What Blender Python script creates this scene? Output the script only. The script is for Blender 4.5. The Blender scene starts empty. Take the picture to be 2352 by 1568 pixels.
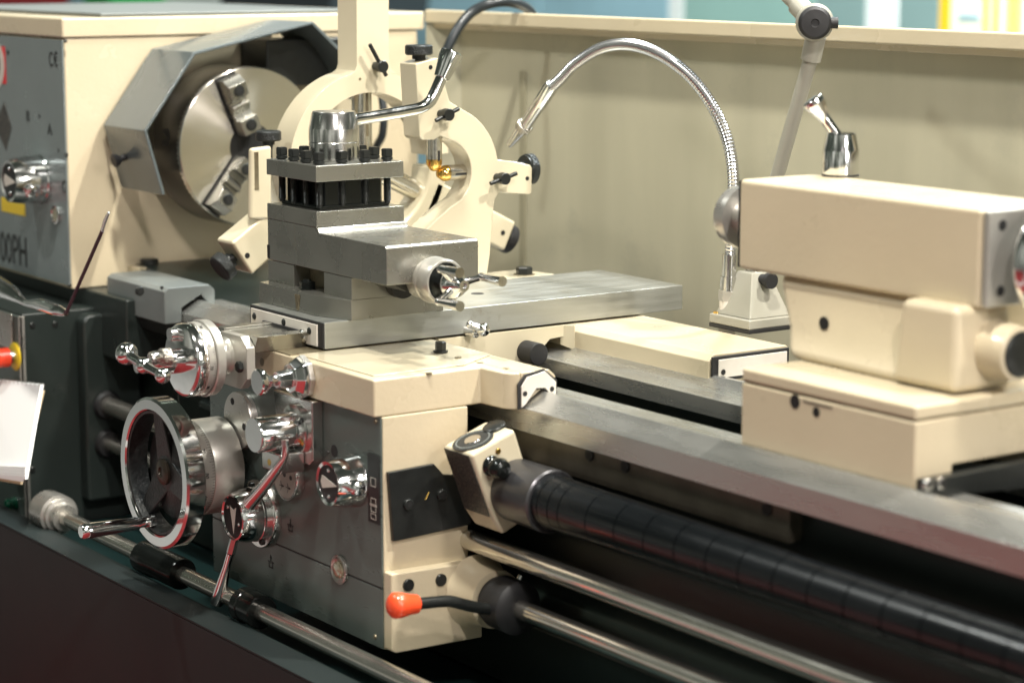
import bpy, bmesh, math, random
from mathutils import Vector, Matrix
random.seed(7)
S = bpy.context.scene
C = S.collection
R = math.radians

# ---------------------------------------------------------------- camera
F = 5297.0                      # focal length in units of a 2352 wide frame (50 mm lens, 22.2 mm sensor)
PITCH, YAW = R(9.632), R(34.885)
HV = Vector((-math.cos(YAW), math.sin(YAW), 0))
RV = Vector((math.sin(YAW), math.cos(YAW), 0))
FW = HV * math.cos(PITCH) + Vector((0, 0, -math.sin(PITCH)))
UP = HV * math.sin(PITCH) + Vector((0, 0, math.cos(PITCH)))
CAM = Vector((2.8639, -1.6543, 0.3053))
cd = bpy.data.cameras.new('camera'); cam = bpy.data.objects.new('camera', cd); C.objects.link(cam)
m = Matrix((RV, UP, -FW)).transposed().to_4x4(); m.translation = CAM
cam.matrix_world = m
cd.sensor_fit = 'HORIZONTAL'; cd.sensor_width = 22.2; cd.lens = 50.0
cd.clip_start = .05; cd.clip_end = 200
cd.dof.use_dof = True; cd.dof.focus_distance = 3.38; cd.dof.aperture_fstop = 2.0
S.camera = cam

# ---------------------------------------------------------------- light
w = bpy.data.worlds.new('World'); S.world = w; w.use_nodes = True
nt = w.node_tree; bg = nt.nodes['Background']
def wn(t, **k):
    n_ = nt.nodes.new(t)
    for a_, b_ in k.items(): setattr(n_, a_, b_)
    return n_
def wl_(a_, b_): nt.links.new(a_, b_)
# an exhibition hall: light and dark stands round the horizon, a dim roof with rows of small lamps
tc = wn('ShaderNodeTexCoord'); sp = wn('ShaderNodeSeparateXYZ'); wl_(tc.outputs['Generated'], sp.inputs[0])
mp = wn('ShaderNodeMapping'); mp.inputs['Scale'].default_value = (1, 1, .45); wl_(tc.outputs['Generated'], mp.inputs[0])
ns = wn('ShaderNodeTexNoise'); ns.inputs['Scale'].default_value = 3.4; ns.inputs['Detail'].default_value = 3; wl_(mp.outputs[0], ns.inputs['Vector'])
r1 = wn('ShaderNodeValToRGB'); wl_(ns.outputs[0], r1.inputs[0]); e = r1.color_ramp.elements
e[0].position = .40; e[0].color = (.015, .02, .018, 1); e[1].position = .66; e[1].color = (1.5, 1.5, 1.35, 1)
for p_, c_ in ((.47, (.10, .11, .09, 1)), (.52, (.30, .33, .28, 1)), (.58, (.60, .58, .50, 1))):
    q_ = e.new(p_); q_.color = c_
hm = wn('ShaderNodeMapRange', interpolation_type='SMOOTHSTEP'); hm.inputs[1].default_value = .30; hm.inputs[2].default_value = .55; hm.inputs[3].default_value = 1; hm.inputs[4].default_value = 0
wl_(sp.outputs[2], hm.inputs[0])
# roof plane coordinates
zc_n = wn('ShaderNodeMath', operation='MAXIMUM'); zc_n.inputs[1].default_value = .05; wl_(sp.outputs[2], zc_n.inputs[0])
cx_ = wn('ShaderNodeMath', operation='DIVIDE'); wl_(sp.outputs[0], cx_.inputs[0]); wl_(zc_n.outputs[0], cx_.inputs[1])
cy_ = wn('ShaderNodeMath', operation='DIVIDE'); wl_(sp.outputs[1], cy_.inputs[0]); wl_(zc_n.outputs[0], cy_.inputs[1])
cb_n = wn('ShaderNodeCombineXYZ'); wl_(cx_.outputs[0], cb_n.inputs[0]); wl_(cy_.outputs[0], cb_n.inputs[1])
vo = wn('ShaderNodeTexVoronoi'); vo.inputs['Scale'].default_value = 1.5; vo.inputs['Randomness'].default_value = .35; wl_(cb_n.outputs[0], vo.inputs['Vector'])
lt = wn('ShaderNodeMapRange'); lt.inputs[1].default_value = .07; lt.inputs[2].default_value = .10; lt.inputs[3].default_value = 9; lt.inputs[4].default_value = 0; wl_(vo.outputs['Distance'], lt.inputs[0])
gt = wn('ShaderNodeMapRange'); gt.inputs[1].default_value = .22; gt.inputs[2].default_value = .26; wl_(sp.outputs[2], gt.inputs[0])
ml = wn('ShaderNodeMath', operation='MULTIPLY'); wl_(lt.outputs[0], ml.inputs[0]); wl_(gt.outputs[0], ml.inputs[1])
rf = wn('ShaderNodeMath', operation='ADD'); rf.inputs[1].default_value = .10; wl_(ml.outputs[0], rf.inputs[0])
roof = wn('ShaderNodeVectorMath', operation='SCALE'); roof.inputs[0].default_value = (.92, 1.08, .86); wl_(rf.outputs[0], roof.inputs['Scale'])
band = wn('ShaderNodeVectorMath', operation='SCALE'); wl_(r1.outputs[0], band.inputs[0]); wl_(hm.outputs[0], band.inputs['Scale'])
tot = wn('ShaderNodeVectorMath', operation='ADD'); wl_(roof.outputs[0], tot.inputs[0]); wl_(band.outputs[0], tot.inputs[1])
wl_(tot.outputs[0], bg.inputs[0]); bg.inputs[1].default_value = .46

def area(name, loc, target, size, power, col=(1, .93, .84), shape='DISK', sy=None):
    l = bpy.data.lights.new(name, 'AREA'); l.energy = power; l.color = col; l.shape = shape; l.size = size
    if sy: l.size_y = sy
    o = bpy.data.objects.new(name, l); C.objects.link(o); o.location = loc
    o.rotation_euler = (Vector(target) - Vector(loc)).to_track_quat('-Z', 'Y').to_euler()
    return o
T0 = (.2, .2, -.2)
area('hall_or_fill_lamp', (1.0, -.55, 3.7), T0, .26, 232, (1, .965, .87))
area('hall_or_fill_lamp', (1.7, 1.1, 2.6), T0, .14, 140, (1, .95, .86))
area('hall_or_fill_lamp', (3.6, .2, 1.3), T0, .30, 28, (1, .91, .86))
area('hall_or_fill_lamp', (4.6, .3, .75), T0, .9, 26, (1, .97, .93))  # added soft low fill for the +X faces, no known hall fitting
area('hall_or_fill_lamp', (3.7, -1.4, 2.7), (.9, .2, -.2), .30, 100, (1, .92, .88))
area('hall_or_fill_lamp', (-1.3, -1.7, 2.7), (-.4, .1, -.3), .22, 42, (.97, 1, .95))
area('hall_or_fill_lamp', (-1.0, 3.0, 2.6), T0, .7, 140, (.82, .94, 1))
area('hall_or_fill_lamp', (0, 2.4, 3.6), (-2, 4.2, 1.0), .4, 520, (.95, 1, .98))  # added light to brighten the booth panels behind, source invented
S.view_settings.view_transform = 'Standard'; S.view_settings.look = 'None'
S.view_settings.exposure = 0; S.view_settings.gamma = 1; S.view_settings.use_curve_mapping = False

# ---------------------------------------------------------------- helpers
def at(px, py, x=None, y=None, z=None):
    d = FW + RV * ((px - 1176) / F) + UP * ((784 - py) / F)
    for i, v in enumerate((x, y, z)):
        if v is not None:
            return CAM + d * ((v - CAM[i]) / d[i])

def mat(name, col, rough=.4, metal=0., noise=.0, nscale=8., bump=0., bscale=60., stretch=(1, 1, 1), coat=0., rvar=0., spec=.5, dirt=None, dscale=3., dthr=.62):
    m = bpy.data.materials.new(name); m.use_nodes = True; n = m.node_tree; b = n.nodes['Principled BSDF']
    b.inputs['Base Color'].default_value = (*col, 1); b.inputs['Roughness'].default_value = rough
    b.inputs['Metallic'].default_value = metal; b.inputs['Coat Weight'].default_value = coat
    b.inputs['Coat Roughness'].default_value = .08; b.inputs['Specular IOR Level'].default_value = spec
    t = n.nodes.new('ShaderNodeTexCoord'); mp = n.nodes.new('ShaderNodeMapping'); mp.inputs['Scale'].default_value = stretch
    n.links.new(t.outputs['Object'], mp.inputs[0])
    csock = None
    if noise or rvar:
        ns = n.nodes.new('ShaderNodeTexNoise'); ns.inputs['Scale'].default_value = nscale; ns.inputs['Detail'].default_value = 6
        n.links.new(mp.outputs[0], ns.inputs['Vector'])
        if noise:
            r = n.nodes.new('ShaderNodeMapRange'); r.inputs[1].default_value = .3; r.inputs[2].default_value = .7
            r.inputs[3].default_value = 1 - noise; r.inputs[4].default_value = 1 + noise
            n.links.new(ns.outputs[0], r.inputs[0])
            vm = n.nodes.new('ShaderNodeVectorMath'); vm.operation = 'SCALE'; vm.inputs[0].default_value = col
            n.links.new(r.outputs[0], vm.inputs['Scale']); csock = vm.outputs[0]
        if rvar:
            r = n.nodes.new('ShaderNodeMapRange'); r.inputs[1].default_value = .3; r.inputs[2].default_value = .7
            r.inputs[3].default_value = max(.02, rough - rvar); r.inputs[4].default_value = rough + rvar
            n.links.new(ns.outputs[0], r.inputs[0]); n.links.new(r.outputs[0], b.inputs['Roughness'])
    if dirt:
        ds = n.nodes.new('ShaderNodeTexNoise'); ds.inputs['Scale'].default_value = dscale; ds.inputs['Detail'].default_value = 10
        ds.inputs['Roughness'].default_value = .7
        n.links.new(t.outputs['Object'], ds.inputs['Vector'])
        r = n.nodes.new('ShaderNodeMapRange'); r.inputs[1].default_value = dthr; r.inputs[2].default_value = dthr + .12
        n.links.new(ds.outputs[0], r.inputs[0])
        mx = n.nodes.new('ShaderNodeMix'); mx.data_type = 'RGBA'; mx.inputs[6].default_value = (*col, 1)
        if csock: n.links.new(csock, mx.inputs[6])
        mx.inputs[7].default_value = (*dirt, 1); n.links.new(r.outputs[0], mx.inputs[0]); csock = mx.outputs[2]
    if csock: n.links.new(csock, b.inputs['Base Color'])
    if bump:
        bs = n.nodes.new('ShaderNodeTexNoise'); bs.inputs['Scale'].default_value = bscale; bs.inputs['Detail'].default_value = 4
        n.links.new(mp.outputs[0], bs.inputs['Vector'])
        bp = n.nodes.new('ShaderNodeBump'); bp.inputs['Strength'].default_value = bump; bp.inputs['Distance'].default_value = .001
        n.links.new(bs.outputs[0], bp.inputs['Height']); n.links.new(bp.outputs[0], b.inputs['Normal'])
    return m

M = {}
M['cream'] = mat('cream_paint', (.54, .465, .325), .3, noise=.06, nscale=4, bump=.28, bscale=140, coat=.25, rvar=.09, dirt=(.42, .36, .24), dscale=11, dthr=.64)
M['creamg'] = mat('cream_gloss_paint', (.56, .50, .36), .2, noise=.04, nscale=7, bump=.1, bscale=60, coat=.6, dirt=(.50, .44, .30), dscale=12, dthr=.68)
M['splash'] = mat('splash_guard_paint', (.41, .385, .28), .42, noise=.10, nscale=5, stretch=(1.6, 1, .22), bump=.1, bscale=30, rvar=.1, dirt=(.36, .34, .255), dscale=4, dthr=.55)
M['white'] = mat('wiper_white', (.62, .58, .52), .4, noise=.08, nscale=20, dirt=(.3, .25, .17), dscale=25, dthr=.62)
M['steel'] = mat('ground_steel', (.33, .325, .29), .28, .88, noise=.05, nscale=14, bump=.12, bscale=260, rvar=.04)
M['steely'] = mat('cross_slide_steel', (.40, .41, .385), .36, .75, noise=.08, nscale=20, stretch=(4, .5, 5), bump=.25, bscale=120, rvar=.08, dirt=(.27, .25, .19), dscale=7, dthr=.6)
M['steelx'] = mat('bed_way_steel', (.50, .50, .47), .27, .85, noise=.04, nscale=7, stretch=(1.2, 8, 8), bump=.05, bscale=60, rvar=.04)
M['bar'] = mat('polished_bar', (.74, .71, .64), .17, .95, noise=.1, nscale=20, stretch=(.3, 4, 4), rvar=.05)
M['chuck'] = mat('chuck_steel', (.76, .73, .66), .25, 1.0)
_b = M['chuck'].node_tree.nodes['Principled BSDF']; _t = M['chuck'].node_tree.nodes.new('ShaderNodeTangent'); _t.direction_type = 'RADIAL'; _t.axis = 'X'
M['chuck'].node_tree.links.new(_t.outputs[0], _b.inputs['Tangent']); _b.inputs['Anisotropic'].default_value = .93; _b.inputs['Anisotropic Rotation'].default_value = .25
_b = M['chuck'].node_tree.nodes['Principled BSDF']; _t = M['chuck'].node_tree.nodes.new('ShaderNodeTangent'); _t.direction_type = 'RADIAL'; _t.axis = 'X'
M['chuck'].node_tree.links.new(_t.outputs[0], _b.inputs['Tangent']); _b.inputs['Anisotropic'].default_value = .93; _b.inputs['Anisotropic Rotation'].default_value = .25
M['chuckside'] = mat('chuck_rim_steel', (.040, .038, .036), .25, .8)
M['satin'] = mat('satin_aluminium', (.55, .53, .49), .3, .8, noise=.06, nscale=40, rvar=.06)
M['chrome'] = mat('chrome', (.76, .76, .75), .10, 1, noise=.05, nscale=30, bump=.05, bscale=30, rvar=.05)
M['chromes'] = mat('soft_chrome', (.68, .67, .65), .19, 1, noise=.08, nscale=25, rvar=.05)
M['black'] = mat('black_oxide', (.018, .020, .019), .32, .3, bump=.1, bscale=200, noise=.15, nscale=60)
M['oily'] = mat('oily_black_steel', (.012, .014, .013), .16, .5, bump=.25, bscale=120)
M['rubber'] = mat('black_rubber', (.012, .012, .013), .55, bump=.2, bscale=200)
M['cable'] = mat('cable_sheath', (.02, .025, .028), .3)
M['cast'] = mat('rough_black_casting', (.016, .018, .018), .36, bump=1., bscale=240, noise=.4, nscale=120)
M['panel'] = mat('brushed_grey_panel', (.105, .130, .118), .30, .25, noise=.06, nscale=10, stretch=(1, 1, 3), rvar=.05)
M['panelh'] = mat('headstock_panel', (.26, .30, .30), .24, .45, noise=.06, nscale=8, rvar=.05)
M['guard'] = mat('guard_grey_paint', (.095, .116, .12), .28, .15, noise=.08, nscale=7, bump=.06, bscale=50, rvar=.07, coat=.3)
M['dark'] = mat('dark_green_grey_paint', (.018, .024, .022), .34, noise=.12, nscale=5, bump=.2, bscale=50, rvar=.08)
M['darker'] = mat('dark_bed_paint', (.009, .013, .011), .3, noise=.15, nscale=6, bump=.3, bscale=40)
M['greyblk'] = mat('grey_enamel', (.15, .165, .16), .35, noise=.06, nscale=12, bump=.1, bscale=60)
M['tray'] = mat('tray_paint', (.016, .022, .022), .5, .0, spec=.2, noise=.15, nscale=3, rvar=.08, bump=.05, bscale=40)
M['teal'] = mat('tray_inside_paint', (.008, .022, .022), .3, noise=.1)
M['brass'] = mat('brass', (.78, .50, .14), .22, 1, noise=.08, nscale=60, rvar=.06)
M['red'] = mat('red_plastic', (.72, .055, .02), .35)
M['orange'] = mat('orange_red_knob', (.85, .085, .025), .3, coat=.4)
M['yellow'] = mat('yellow_plastic', (.75, .55, .03), .4)
M['green'] = mat('green_plastic', (.0, .09, .045), .25, coat=.5)
M['ink'] = mat('black_print', (.012, .014, .014), .5)
M['inkw'] = mat('white_print', (.55, .52, .46), .5)
M['hole'] = mat('dark_hole', (.006, .006, .006), .6)
M['paper'] = mat('white_paper', (.86, .86, .85), .8)
M['card'] = mat('buff_cardboard', (.55, .42, .26), .8)
M['glass'] = mat('sight_glass', (.42, .38, .26), .08, .4, coat=1)
M['lampgrey'] = mat('lamp_grey_paint', (.31, .30, .25), .3, noise=.05, bump=.15, bscale=160, coat=.2)
M['carpet'] = mat('red_carpet', (.17, .008, .010), .95, noise=.25, nscale=90, bump=.6, bscale=300)
M['floorgrey'] = mat('pale_hall_floor', (.36, .35, .34), .5, noise=.1, nscale=2)
M['rack'] = mat('oily_rack_steel', (.12, .105, .08), .35, .6, noise=.2, nscale=25)
M['oilcap'] = mat('dark_oily_cap', (.05, .04, .028), .35, .4, noise=.3, nscale=60)
M['alum'] = mat('matt_aluminium', (.47, .455, .41), .30, .6, noise=.06, nscale=30)
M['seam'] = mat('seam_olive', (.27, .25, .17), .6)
M['hose'] = mat('ribbed_hose_steel', (.60, .60, .60), .2, .95, noise=.06, nscale=60)
M['redlogo'] = mat('red_sign', (.60, .012, .02), .4)
M['resin'] = mat('brown_oil_stained_steel', (.20, .17, .11), .4, .5, noise=.3, nscale=40, dirt=(.10, .07, .04), dscale=18, dthr=.5)
M['hallteal'] = mat('teal_panel', (.26, .44, .41), .5, noise=.08, nscale=2)
M['hallblue'] = mat('blue_panel', (.28, .47, .56), .5, noise=.12, nscale=3)
M['hallgrey'] = mat('grey_teal_panel', (.20, .31, .31), .5, noise=.05, nscale=3)
M['hallwhite'] = mat('white_booth_paint', (.72, .80, .80), .5)
M['hallgreen'] = mat('green_fabric', (.01, .35, .08), .6)
M['hallred'] = mat('red_fabric', (.45, .02, .03), .6)
M['hallyel'] = mat('yellow_post_paint', (.80, .50, .02), .5)
M['halldark'] = mat('dark_cloth', (.02, .03, .035), .8)
M['wallmat'] = mat('booth_wall', (.30, .33, .30), .7, noise=.1, nscale=.8)

# engraved plate: rows of unreadable small characters
def rows_mat(name, base, ink, sc):
    m = bpy.data.materials.new(name); m.use_nodes = True; n = m.node_tree; b = n.nodes['Principled BSDF']
    t = n.nodes.new('ShaderNodeTexCoord'); mp = n.nodes.new('ShaderNodeMapping'); mp.inputs['Scale'].default_value = sc
    ns = n.nodes.new('ShaderNodeTexNoise'); ns.inputs['Scale'].default_value = 1; ns.inputs['Detail'].default_value = 3
    r = n.nodes.new('ShaderNodeMapRange'); r.inputs[1].default_value = .5; r.inputs[2].default_value = .62
    mx = n.nodes.new('ShaderNodeMix'); mx.data_type = 'RGBA'; mx.inputs[6].default_value = (*base, 1); mx.inputs[7].default_value = (*ink, 1)
    n.links.new(t.outputs['Object'], mp.inputs[0]); n.links.new(mp.outputs[0], ns.inputs['Vector']); n.links.new(ns.outputs[0], r.inputs[0])
    n.links.new(r.outputs[0], mx.inputs[0]); n.links.new(mx.outputs[2], b.inputs['Base Color']); b.inputs['Roughness'].default_value = .4
    return m
M['rows'] = rows_mat('printed_plate', (.022, .022, .022), (.13, .12, .10), (700, 700, 330))

def knurl_mat(name, col, rough, metal):
    m = bpy.data.materials.new(name); m.use_nodes = True; n = m.node_tree; b = n.nodes['Principled BSDF']
    b.inputs['Base Color'].default_value = (*col, 1); b.inputs['Roughness'].default_value = rough; b.inputs['Metallic'].default_value = metal
    t = n.nodes.new('ShaderNodeTexCoord'); v = n.nodes.new('ShaderNodeTexVoronoi'); v.inputs['Scale'].default_value = 520
    n.links.new(t.outputs['Object'], v.inputs['Vector'])
    bp = n.nodes.new('ShaderNodeBump'); bp.inputs['Strength'].default_value = .9; bp.inputs['Distance'].default_value = .0012
    n.links.new(v.outputs['Distance'], bp.inputs['Height']); n.links.new(bp.outputs[0], b.inputs['Normal'])
    return m
M['knurlk'] = knurl_mat('knurled_black', (.025, .028, .028), .3, .4)
M['knurls'] = knurl_mat('knurled_steel', (.55, .52, .46), .25, 1)

ORG = {}
def thing(name, label, cat, loc=(0, 0, 0), group=None):
    o = bpy.data.objects.new(name, None); C.objects.link(o); o.location = loc; o.empty_display_size = .05
    o['label'] = label; o['category'] = cat
    if group: o['group'] = group
    ORG[o] = Vector(loc)
    return o

def obj(name, bm, m, parent=None, bev=0., seg=2, label=None, smooth=35, cat=None, kind=None, group=None):
    org = ORG[parent] if parent else Vector((0, 0, 0))
    bmesh.ops.remove_doubles(bm, verts=bm.verts, dist=1e-6)
    bmesh.ops.recalc_face_normals(bm, faces=bm.faces)
    if org.length: bmesh.ops.translate(bm, verts=bm.verts, vec=-org)
    me = bpy.data.meshes.new(name); bm.to_mesh(me); bm.free()
    o = bpy.data.objects.new(name, me); C.objects.link(o); me.materials.append(M[m] if isinstance(m, str) else m)
    me.shade_smooth(); me.set_sharp_from_angle(angle=R(smooth))
    if bev:
        b = o.modifiers.new('bevel', 'BEVEL'); b.width = bev; b.segments = seg; b.limit_method = 'ANGLE'; b.angle_limit = R(30); b.harden_normals = True
    if parent: o.parent = parent
    ORG[o] = org
    if label: o['label'] = label
    if cat: o['category'] = cat
    if kind: o['kind'] = kind
    if group: o['group'] = group
    return o
N = bmesh.new
def box(bm, x0, x1, y0, y1, z0, z1):
    v = [bm.verts.new((x, y, z)) for x in (x0, x1) for y in (y0, y1) for z in (z0, z1)]
    for f in ((0, 1, 3, 2), (4, 6, 7, 5), (0, 4, 5, 1), (2, 3, 7, 6), (0, 2, 6, 4), (1, 5, 7, 3)):
        bm.faces.new([v[i] for i in f])
    return bm
def prism(bm, pts, vec):
    vec = Vector(vec); a = [bm.verts.new(p) for p in pts]; b = [bm.verts.new(Vector(p) + vec) for p in pts]
    bm.faces.new(a); bm.faces.new(b[::-1]); n = len(a)
    for i in range(n): bm.faces.new((a[i], b[i], b[(i + 1) % n], a[(i + 1) % n]))
    return bm
def hexa(bm, A, B):
    a = [bm.verts.new(p) for p in A]; b = [bm.verts.new(p) for p in B]; bm.faces.new(a); bm.faces.new(b[::-1]); n = len(a)
    for i in range(n): bm.faces.new((a[i], b[i], b[(i + 1) % n], a[(i + 1) % n]))
    return bm
def frame(d):
    d = Vector(d).normalized(); u = d.orthogonal().normalized(); return d, u, d.cross(u)
def lathe(bm, prof, p, d, n=48, caps=True):
    """prof = [(distance along d, radius)]"""
    d, u, v = frame(d); p = Vector(p); rings = []
    for t, r in prof:
        c = p + d * t
        rings.append([bm.verts.new(c + (u * math.cos(2 * math.pi * i / n) + v * math.sin(2 * math.pi * i / n)) * max(r, 1e-5)) for i in range(n)])
    for a, b in zip(rings, rings[1:]):
        for i in range(n): bm.faces.new((a[i], a[(i + 1) % n], b[(i + 1) % n], b[i]))
    if caps: bm.faces.new(rings[0][::-1]); bm.faces.new(rings[-1])
    return bm
def cyl(bm, p0, p1, r0, r1=None, n=32):
    p0 = Vector(p0); p1 = Vector(p1)
    return lathe(bm, [(0, r0), ((p1 - p0).length, r0 if r1 is None else r1)], p0, p1 - p0, n)
def ball(bm, c, r, n=24, sc=(1, 1, 1)):
    bmesh.ops.create_uvsphere(bm, u_segments=n, v_segments=n // 2, radius=r, matrix=Matrix.Translation(c) @ Matrix.Diagonal((*sc, 1)))
    return bm
def spline(pts, k=10):
    P = [Vector(p) for p in pts]; out = []
    for i in range(len(P) - 1):
        p0 = P[max(i - 1, 0)]; p1 = P[i]; p2 = P[i + 1]; p3 = P[min(i + 2, len(P) - 1)]
        for j in range(k):
            t = j / k
            out.append(.5 * ((2 * p1) + (-p0 + p2) * t + (2 * p0 - 5 * p1 + 4 * p2 - p3) * t * t + (-p0 + 3 * p1 - 3 * p2 + p3) * t ** 3))
    out.append(P[-1]); return out
def tube(bm, pts, r, n=16, caps=True):
    """r: number or list"""
    L = len(pts); rr = r if isinstance(r, (list, tuple)) else [r] * L
    d = (pts[1] - pts[0]).normalized(); u = d.orthogonal().normalized(); rings = []
    for i in range(L):
        a = pts[max(i - 1, 0)]; b = pts[min(i + 1, L - 1)]; d = (b - a).normalized()
        u = (u - d * u.dot(d)).normalized(); v = d.cross(u)
        rings.append([bm.verts.new(pts[i] + (u * math.cos(2 * math.pi * k / n) + v * math.sin(2 * math.pi * k / n)) * rr[i]) for k in range(n)])
    for a, b in zip(rings, rings[1:]):
        for i in range(n): bm.faces.new((a[i], a[(i + 1) % n], b[(i + 1) % n], b[i]))
    if caps: bm.faces.new(rings[0][::-1]); bm.faces.new(rings[-1])
    return bm
def hexnut(bm, p, d, r, h, n=6):
    return lathe(bm, [(0, r), (h * .85, r), (h, r * .88)], p, d, n)
def capscrew(parent, p, d, r, name='screw', m='black', out=.0016):
    """socket cap screw with a dark hexagonal socket"""
    bm = N(); lathe(bm, [(-.003, r), (out, r), (out + r * .12, r * .9), (out + r * .12, r * .0001)], p, d, 24, caps=False)
    o = obj(name, bm, m, parent)
    dn = Vector(d).normalized(); q_ = Vector(p) + dn * (out + r * .12)
    bm = N(); lathe(bm, [(-.0001, r * .55), (.0003, r * .55)], q_, d, 6); obj('socket', bm, 'hole', o)
    return o
def slotscrew(parent, p, d, r, m='black', name='screw'):
    bm = N(); lathe(bm, [(-.003, r), (.0005, r), (.0018, r * .75)], p, d, 20); return obj(name, bm, m, parent)
def hole(parent, p, d, r, name='hole', m='hole'):
    bm = N(); lathe(bm, [(-.001, r), (.0004, r)], p, d, 20); return obj(name, bm, m, parent)
def text(s, size, p, right, up, m, parent, name='lettering', depth=.0004, sx=1.):
    cu = bpy.data.curves.new(name, 'FONT'); cu.body = s; cu.size = size; cu.align_x = 'CENTER'; cu.align_y = 'CENTER'; cu.extrude = depth
    to = bpy.data.objects.new('tmp', cu); me = bpy.data.meshes.new_from_object(to)
    bpy.data.objects.remove(to); bpy.data.curves.remove(cu)
    r_ = Vector(right).normalized(); u_ = Vector(up).normalized(); n_ = r_.cross(u_)
    Mx = Matrix((r_ * sx, u_, n_)).transposed().to_4x4(); Mx.translation = Vector(p) - ORG[parent]
    me.transform(Mx); me.name = name
    o = bpy.data.objects.new(name, me); C.objects.link(o); me.materials.clear(); me.materials.append(M[m]); o.parent = parent
    ORG[o] = ORG[parent]
    return o
def arc(cy, cz, r, a0, a1, n, x):
    return [Vector((x, cy + r * math.cos(R(a0 + (a1 - a0) * i / n)), cz + r * math.sin(R(a0 + (a1 - a0) * i / n)))) for i in range(n + 1)]
X, Y, Z = Vector((1, 0, 0)), Vector((0, 1, 0)), Vector((0, 0, 1))
AY, AZ = .30, -.0383            # spindle axis

# ================================================================ the setting
fl = N(); box(fl, -9, 9, -7, 14, -1.26, -1.2)
obj('floor', fl, 'floorgrey', kind='structure')
cpt = N(); box(cpt, -2.6, 4.5, -1.15, -.22, -1.1995, -1.19)
obj('carpet', cpt, 'carpet', kind='structure')
cpt = N(); box(cpt, -1.9, 4.5, -4.2, -1.45, -1.1995, -1.19)
obj('carpet', cpt, 'carpet', kind='structure')
bw = N(); box(bw, -16, 12, 12, 12.1, -1.2, 4.5)
obj('booth_wall', bw, 'wallmat', label='plain grey booth wall far behind the machine', cat='wall')

# ================================================================ bed
YB = .095
bed = thing('lathe_bed', 'long lathe bed with ground steel ways above a dark green casting', 'machine bed', (0, .3, -.9))
XL, XR = -.72, 1.75
def ext(name, prof, m, x0=XL, x1=XR, bev=.0008, parent=bed, **k):
    bm = N(); prism(bm, [(x0, a, b) for a, b in prof], (x1 - x0, 0, 0)); return obj(name, bm, m, parent, bev, **k)
ext('front_way', [(YB, -.3328), (YB, -.3009), (.127, -.2815), (.131, -.2815), (.143, -.2915), (.194, -.2915), (.194, -.325), (.150, -.345), (.13, -.3328)], 'steelx')
ext('rear_way', [(.331, -.3217), (.331, -.2967), (.378, -.2915), (.392, -.2815), (.400, -.2815), (.42, -.2967), (.50, -.2967), (.50, -.3217)], 'steelx')
ext('bed_casting', [(.128, -.3329), (.128, -.56), (.10, -.60), (.10, -.70), (.49, -.70), (.49, -.3220), (.345, -.3220), (.345, -.50), (.18, -.50), (.18, -.3329)], 'darker', bev=.004)
ext('casting_rib', [(.1165, -.425), (.128, -.420), (.128, -.440), (.1165, -.437)], 'dark', x0=-.6)
ext('casting_rib', [(.112, -.452), (.128, -.447), (.128, -.467), (.112, -.462)], 'dark', x0=-.6)
bm = N(); box(bm, -1.7, -.705, .125, .60, -.70, -.402); obj('bed_end_casting', bm, 'darker', bed, .003)
bm = N(); box(bm, -.90, -.721, .14, .50, -.4015, -.335); obj('bed_end_casting', bm, 'darker', bed, .003)
# gear rack under the front way
bm = N(); x0, x1 = .33, at(1814, 1185, y=.108).x
top, bot = -.3335, -.372
pts = [(x0, top), (x0, bot)]; n = 110; p = (x1 - x0) / n
for i in range(n):
    a = x0 + i * p; pts += [(a + p * .2, bot), (a + p * .35, bot - .006), (a + p * .65, bot - .006), (a + p * .8, bot)]
pts += [(x1, bot), (x1, top)]
prism(bm, [(a, .108, b) for a, b in pts], (0, .02, 0)); obj('gear_rack', bm, 'rack', bed)
for px, py in ((1355, 1044), (1437, 1070), (1762, 1168)):
    q = at(px, py, y=.108); capscrew(bed, q, -Y, .0085)

# ================================================================ headstock
XH, YH = -.902, .02
hs = thing('headstock', 'cream headstock cabinet with grey control panel and flat lid', 'headstock', (XH - .3, .3, -.29))
bm = N(); box(bm, XH - .8, XH, YH, .75, -.288, .1525); obj('housing', bm, 'cream', hs, .003)
bm = N(); box(bm, XH - .8, XH + .004, YH - .004, .764, .1535, .188); obj('lid', bm, 'cream', hs, .004)
bm = N(); prism(bm, [(XH - .75, .06, .189), (XH - .02, .10, .189), (XH - .02, .62, .189), (XH - .75, .62, .189)], (0, 0, .006)); obj('lid_mat', bm, 'greyblk', hs, .002, label='grey rubber mat on the lid')
bm = N(); box(bm, XH - .8, XH - .001, YH - .003, YH - .0002, -.282, .150); pnl = obj('front_panel', bm, 'panelh', hs, .0006)
yp = YH - .0035
for px, py in ((149, 95), (151, 355), (160, 655)): slotscrew(pnl, at(px, py, y=yp + .0005), -Y, .003)
def lab(s, px, py, size, parent, y=yp, m='ink', sx=1.):
    return text(s, size, at(px, py, y=y), X, Z, m, parent, sx=sx)
lab('C', 117, 138, .036, pnl, sx=.75); lab('\u20ac', 128, 139, .036, pnl, sx=.75)
lab('B', 64, 268, .028, pnl); lab('A', 114, 298, .029, pnl); lab('C', 147, 430, .032, pnl, sx=.8)
lab('00PH', 31, 576, .080, pnl, sx=.72)
lab('\u00ae', 18, 122, .012, pnl)
for px, py in ((90, 267), (134, 346), (154, 355)):
    bm = N(); cyl(bm, at(px, py, y=yp), at(px, py, y=yp) + Y * .001, .0035); obj('index_mark', bm, 'ink', pnl)
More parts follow.
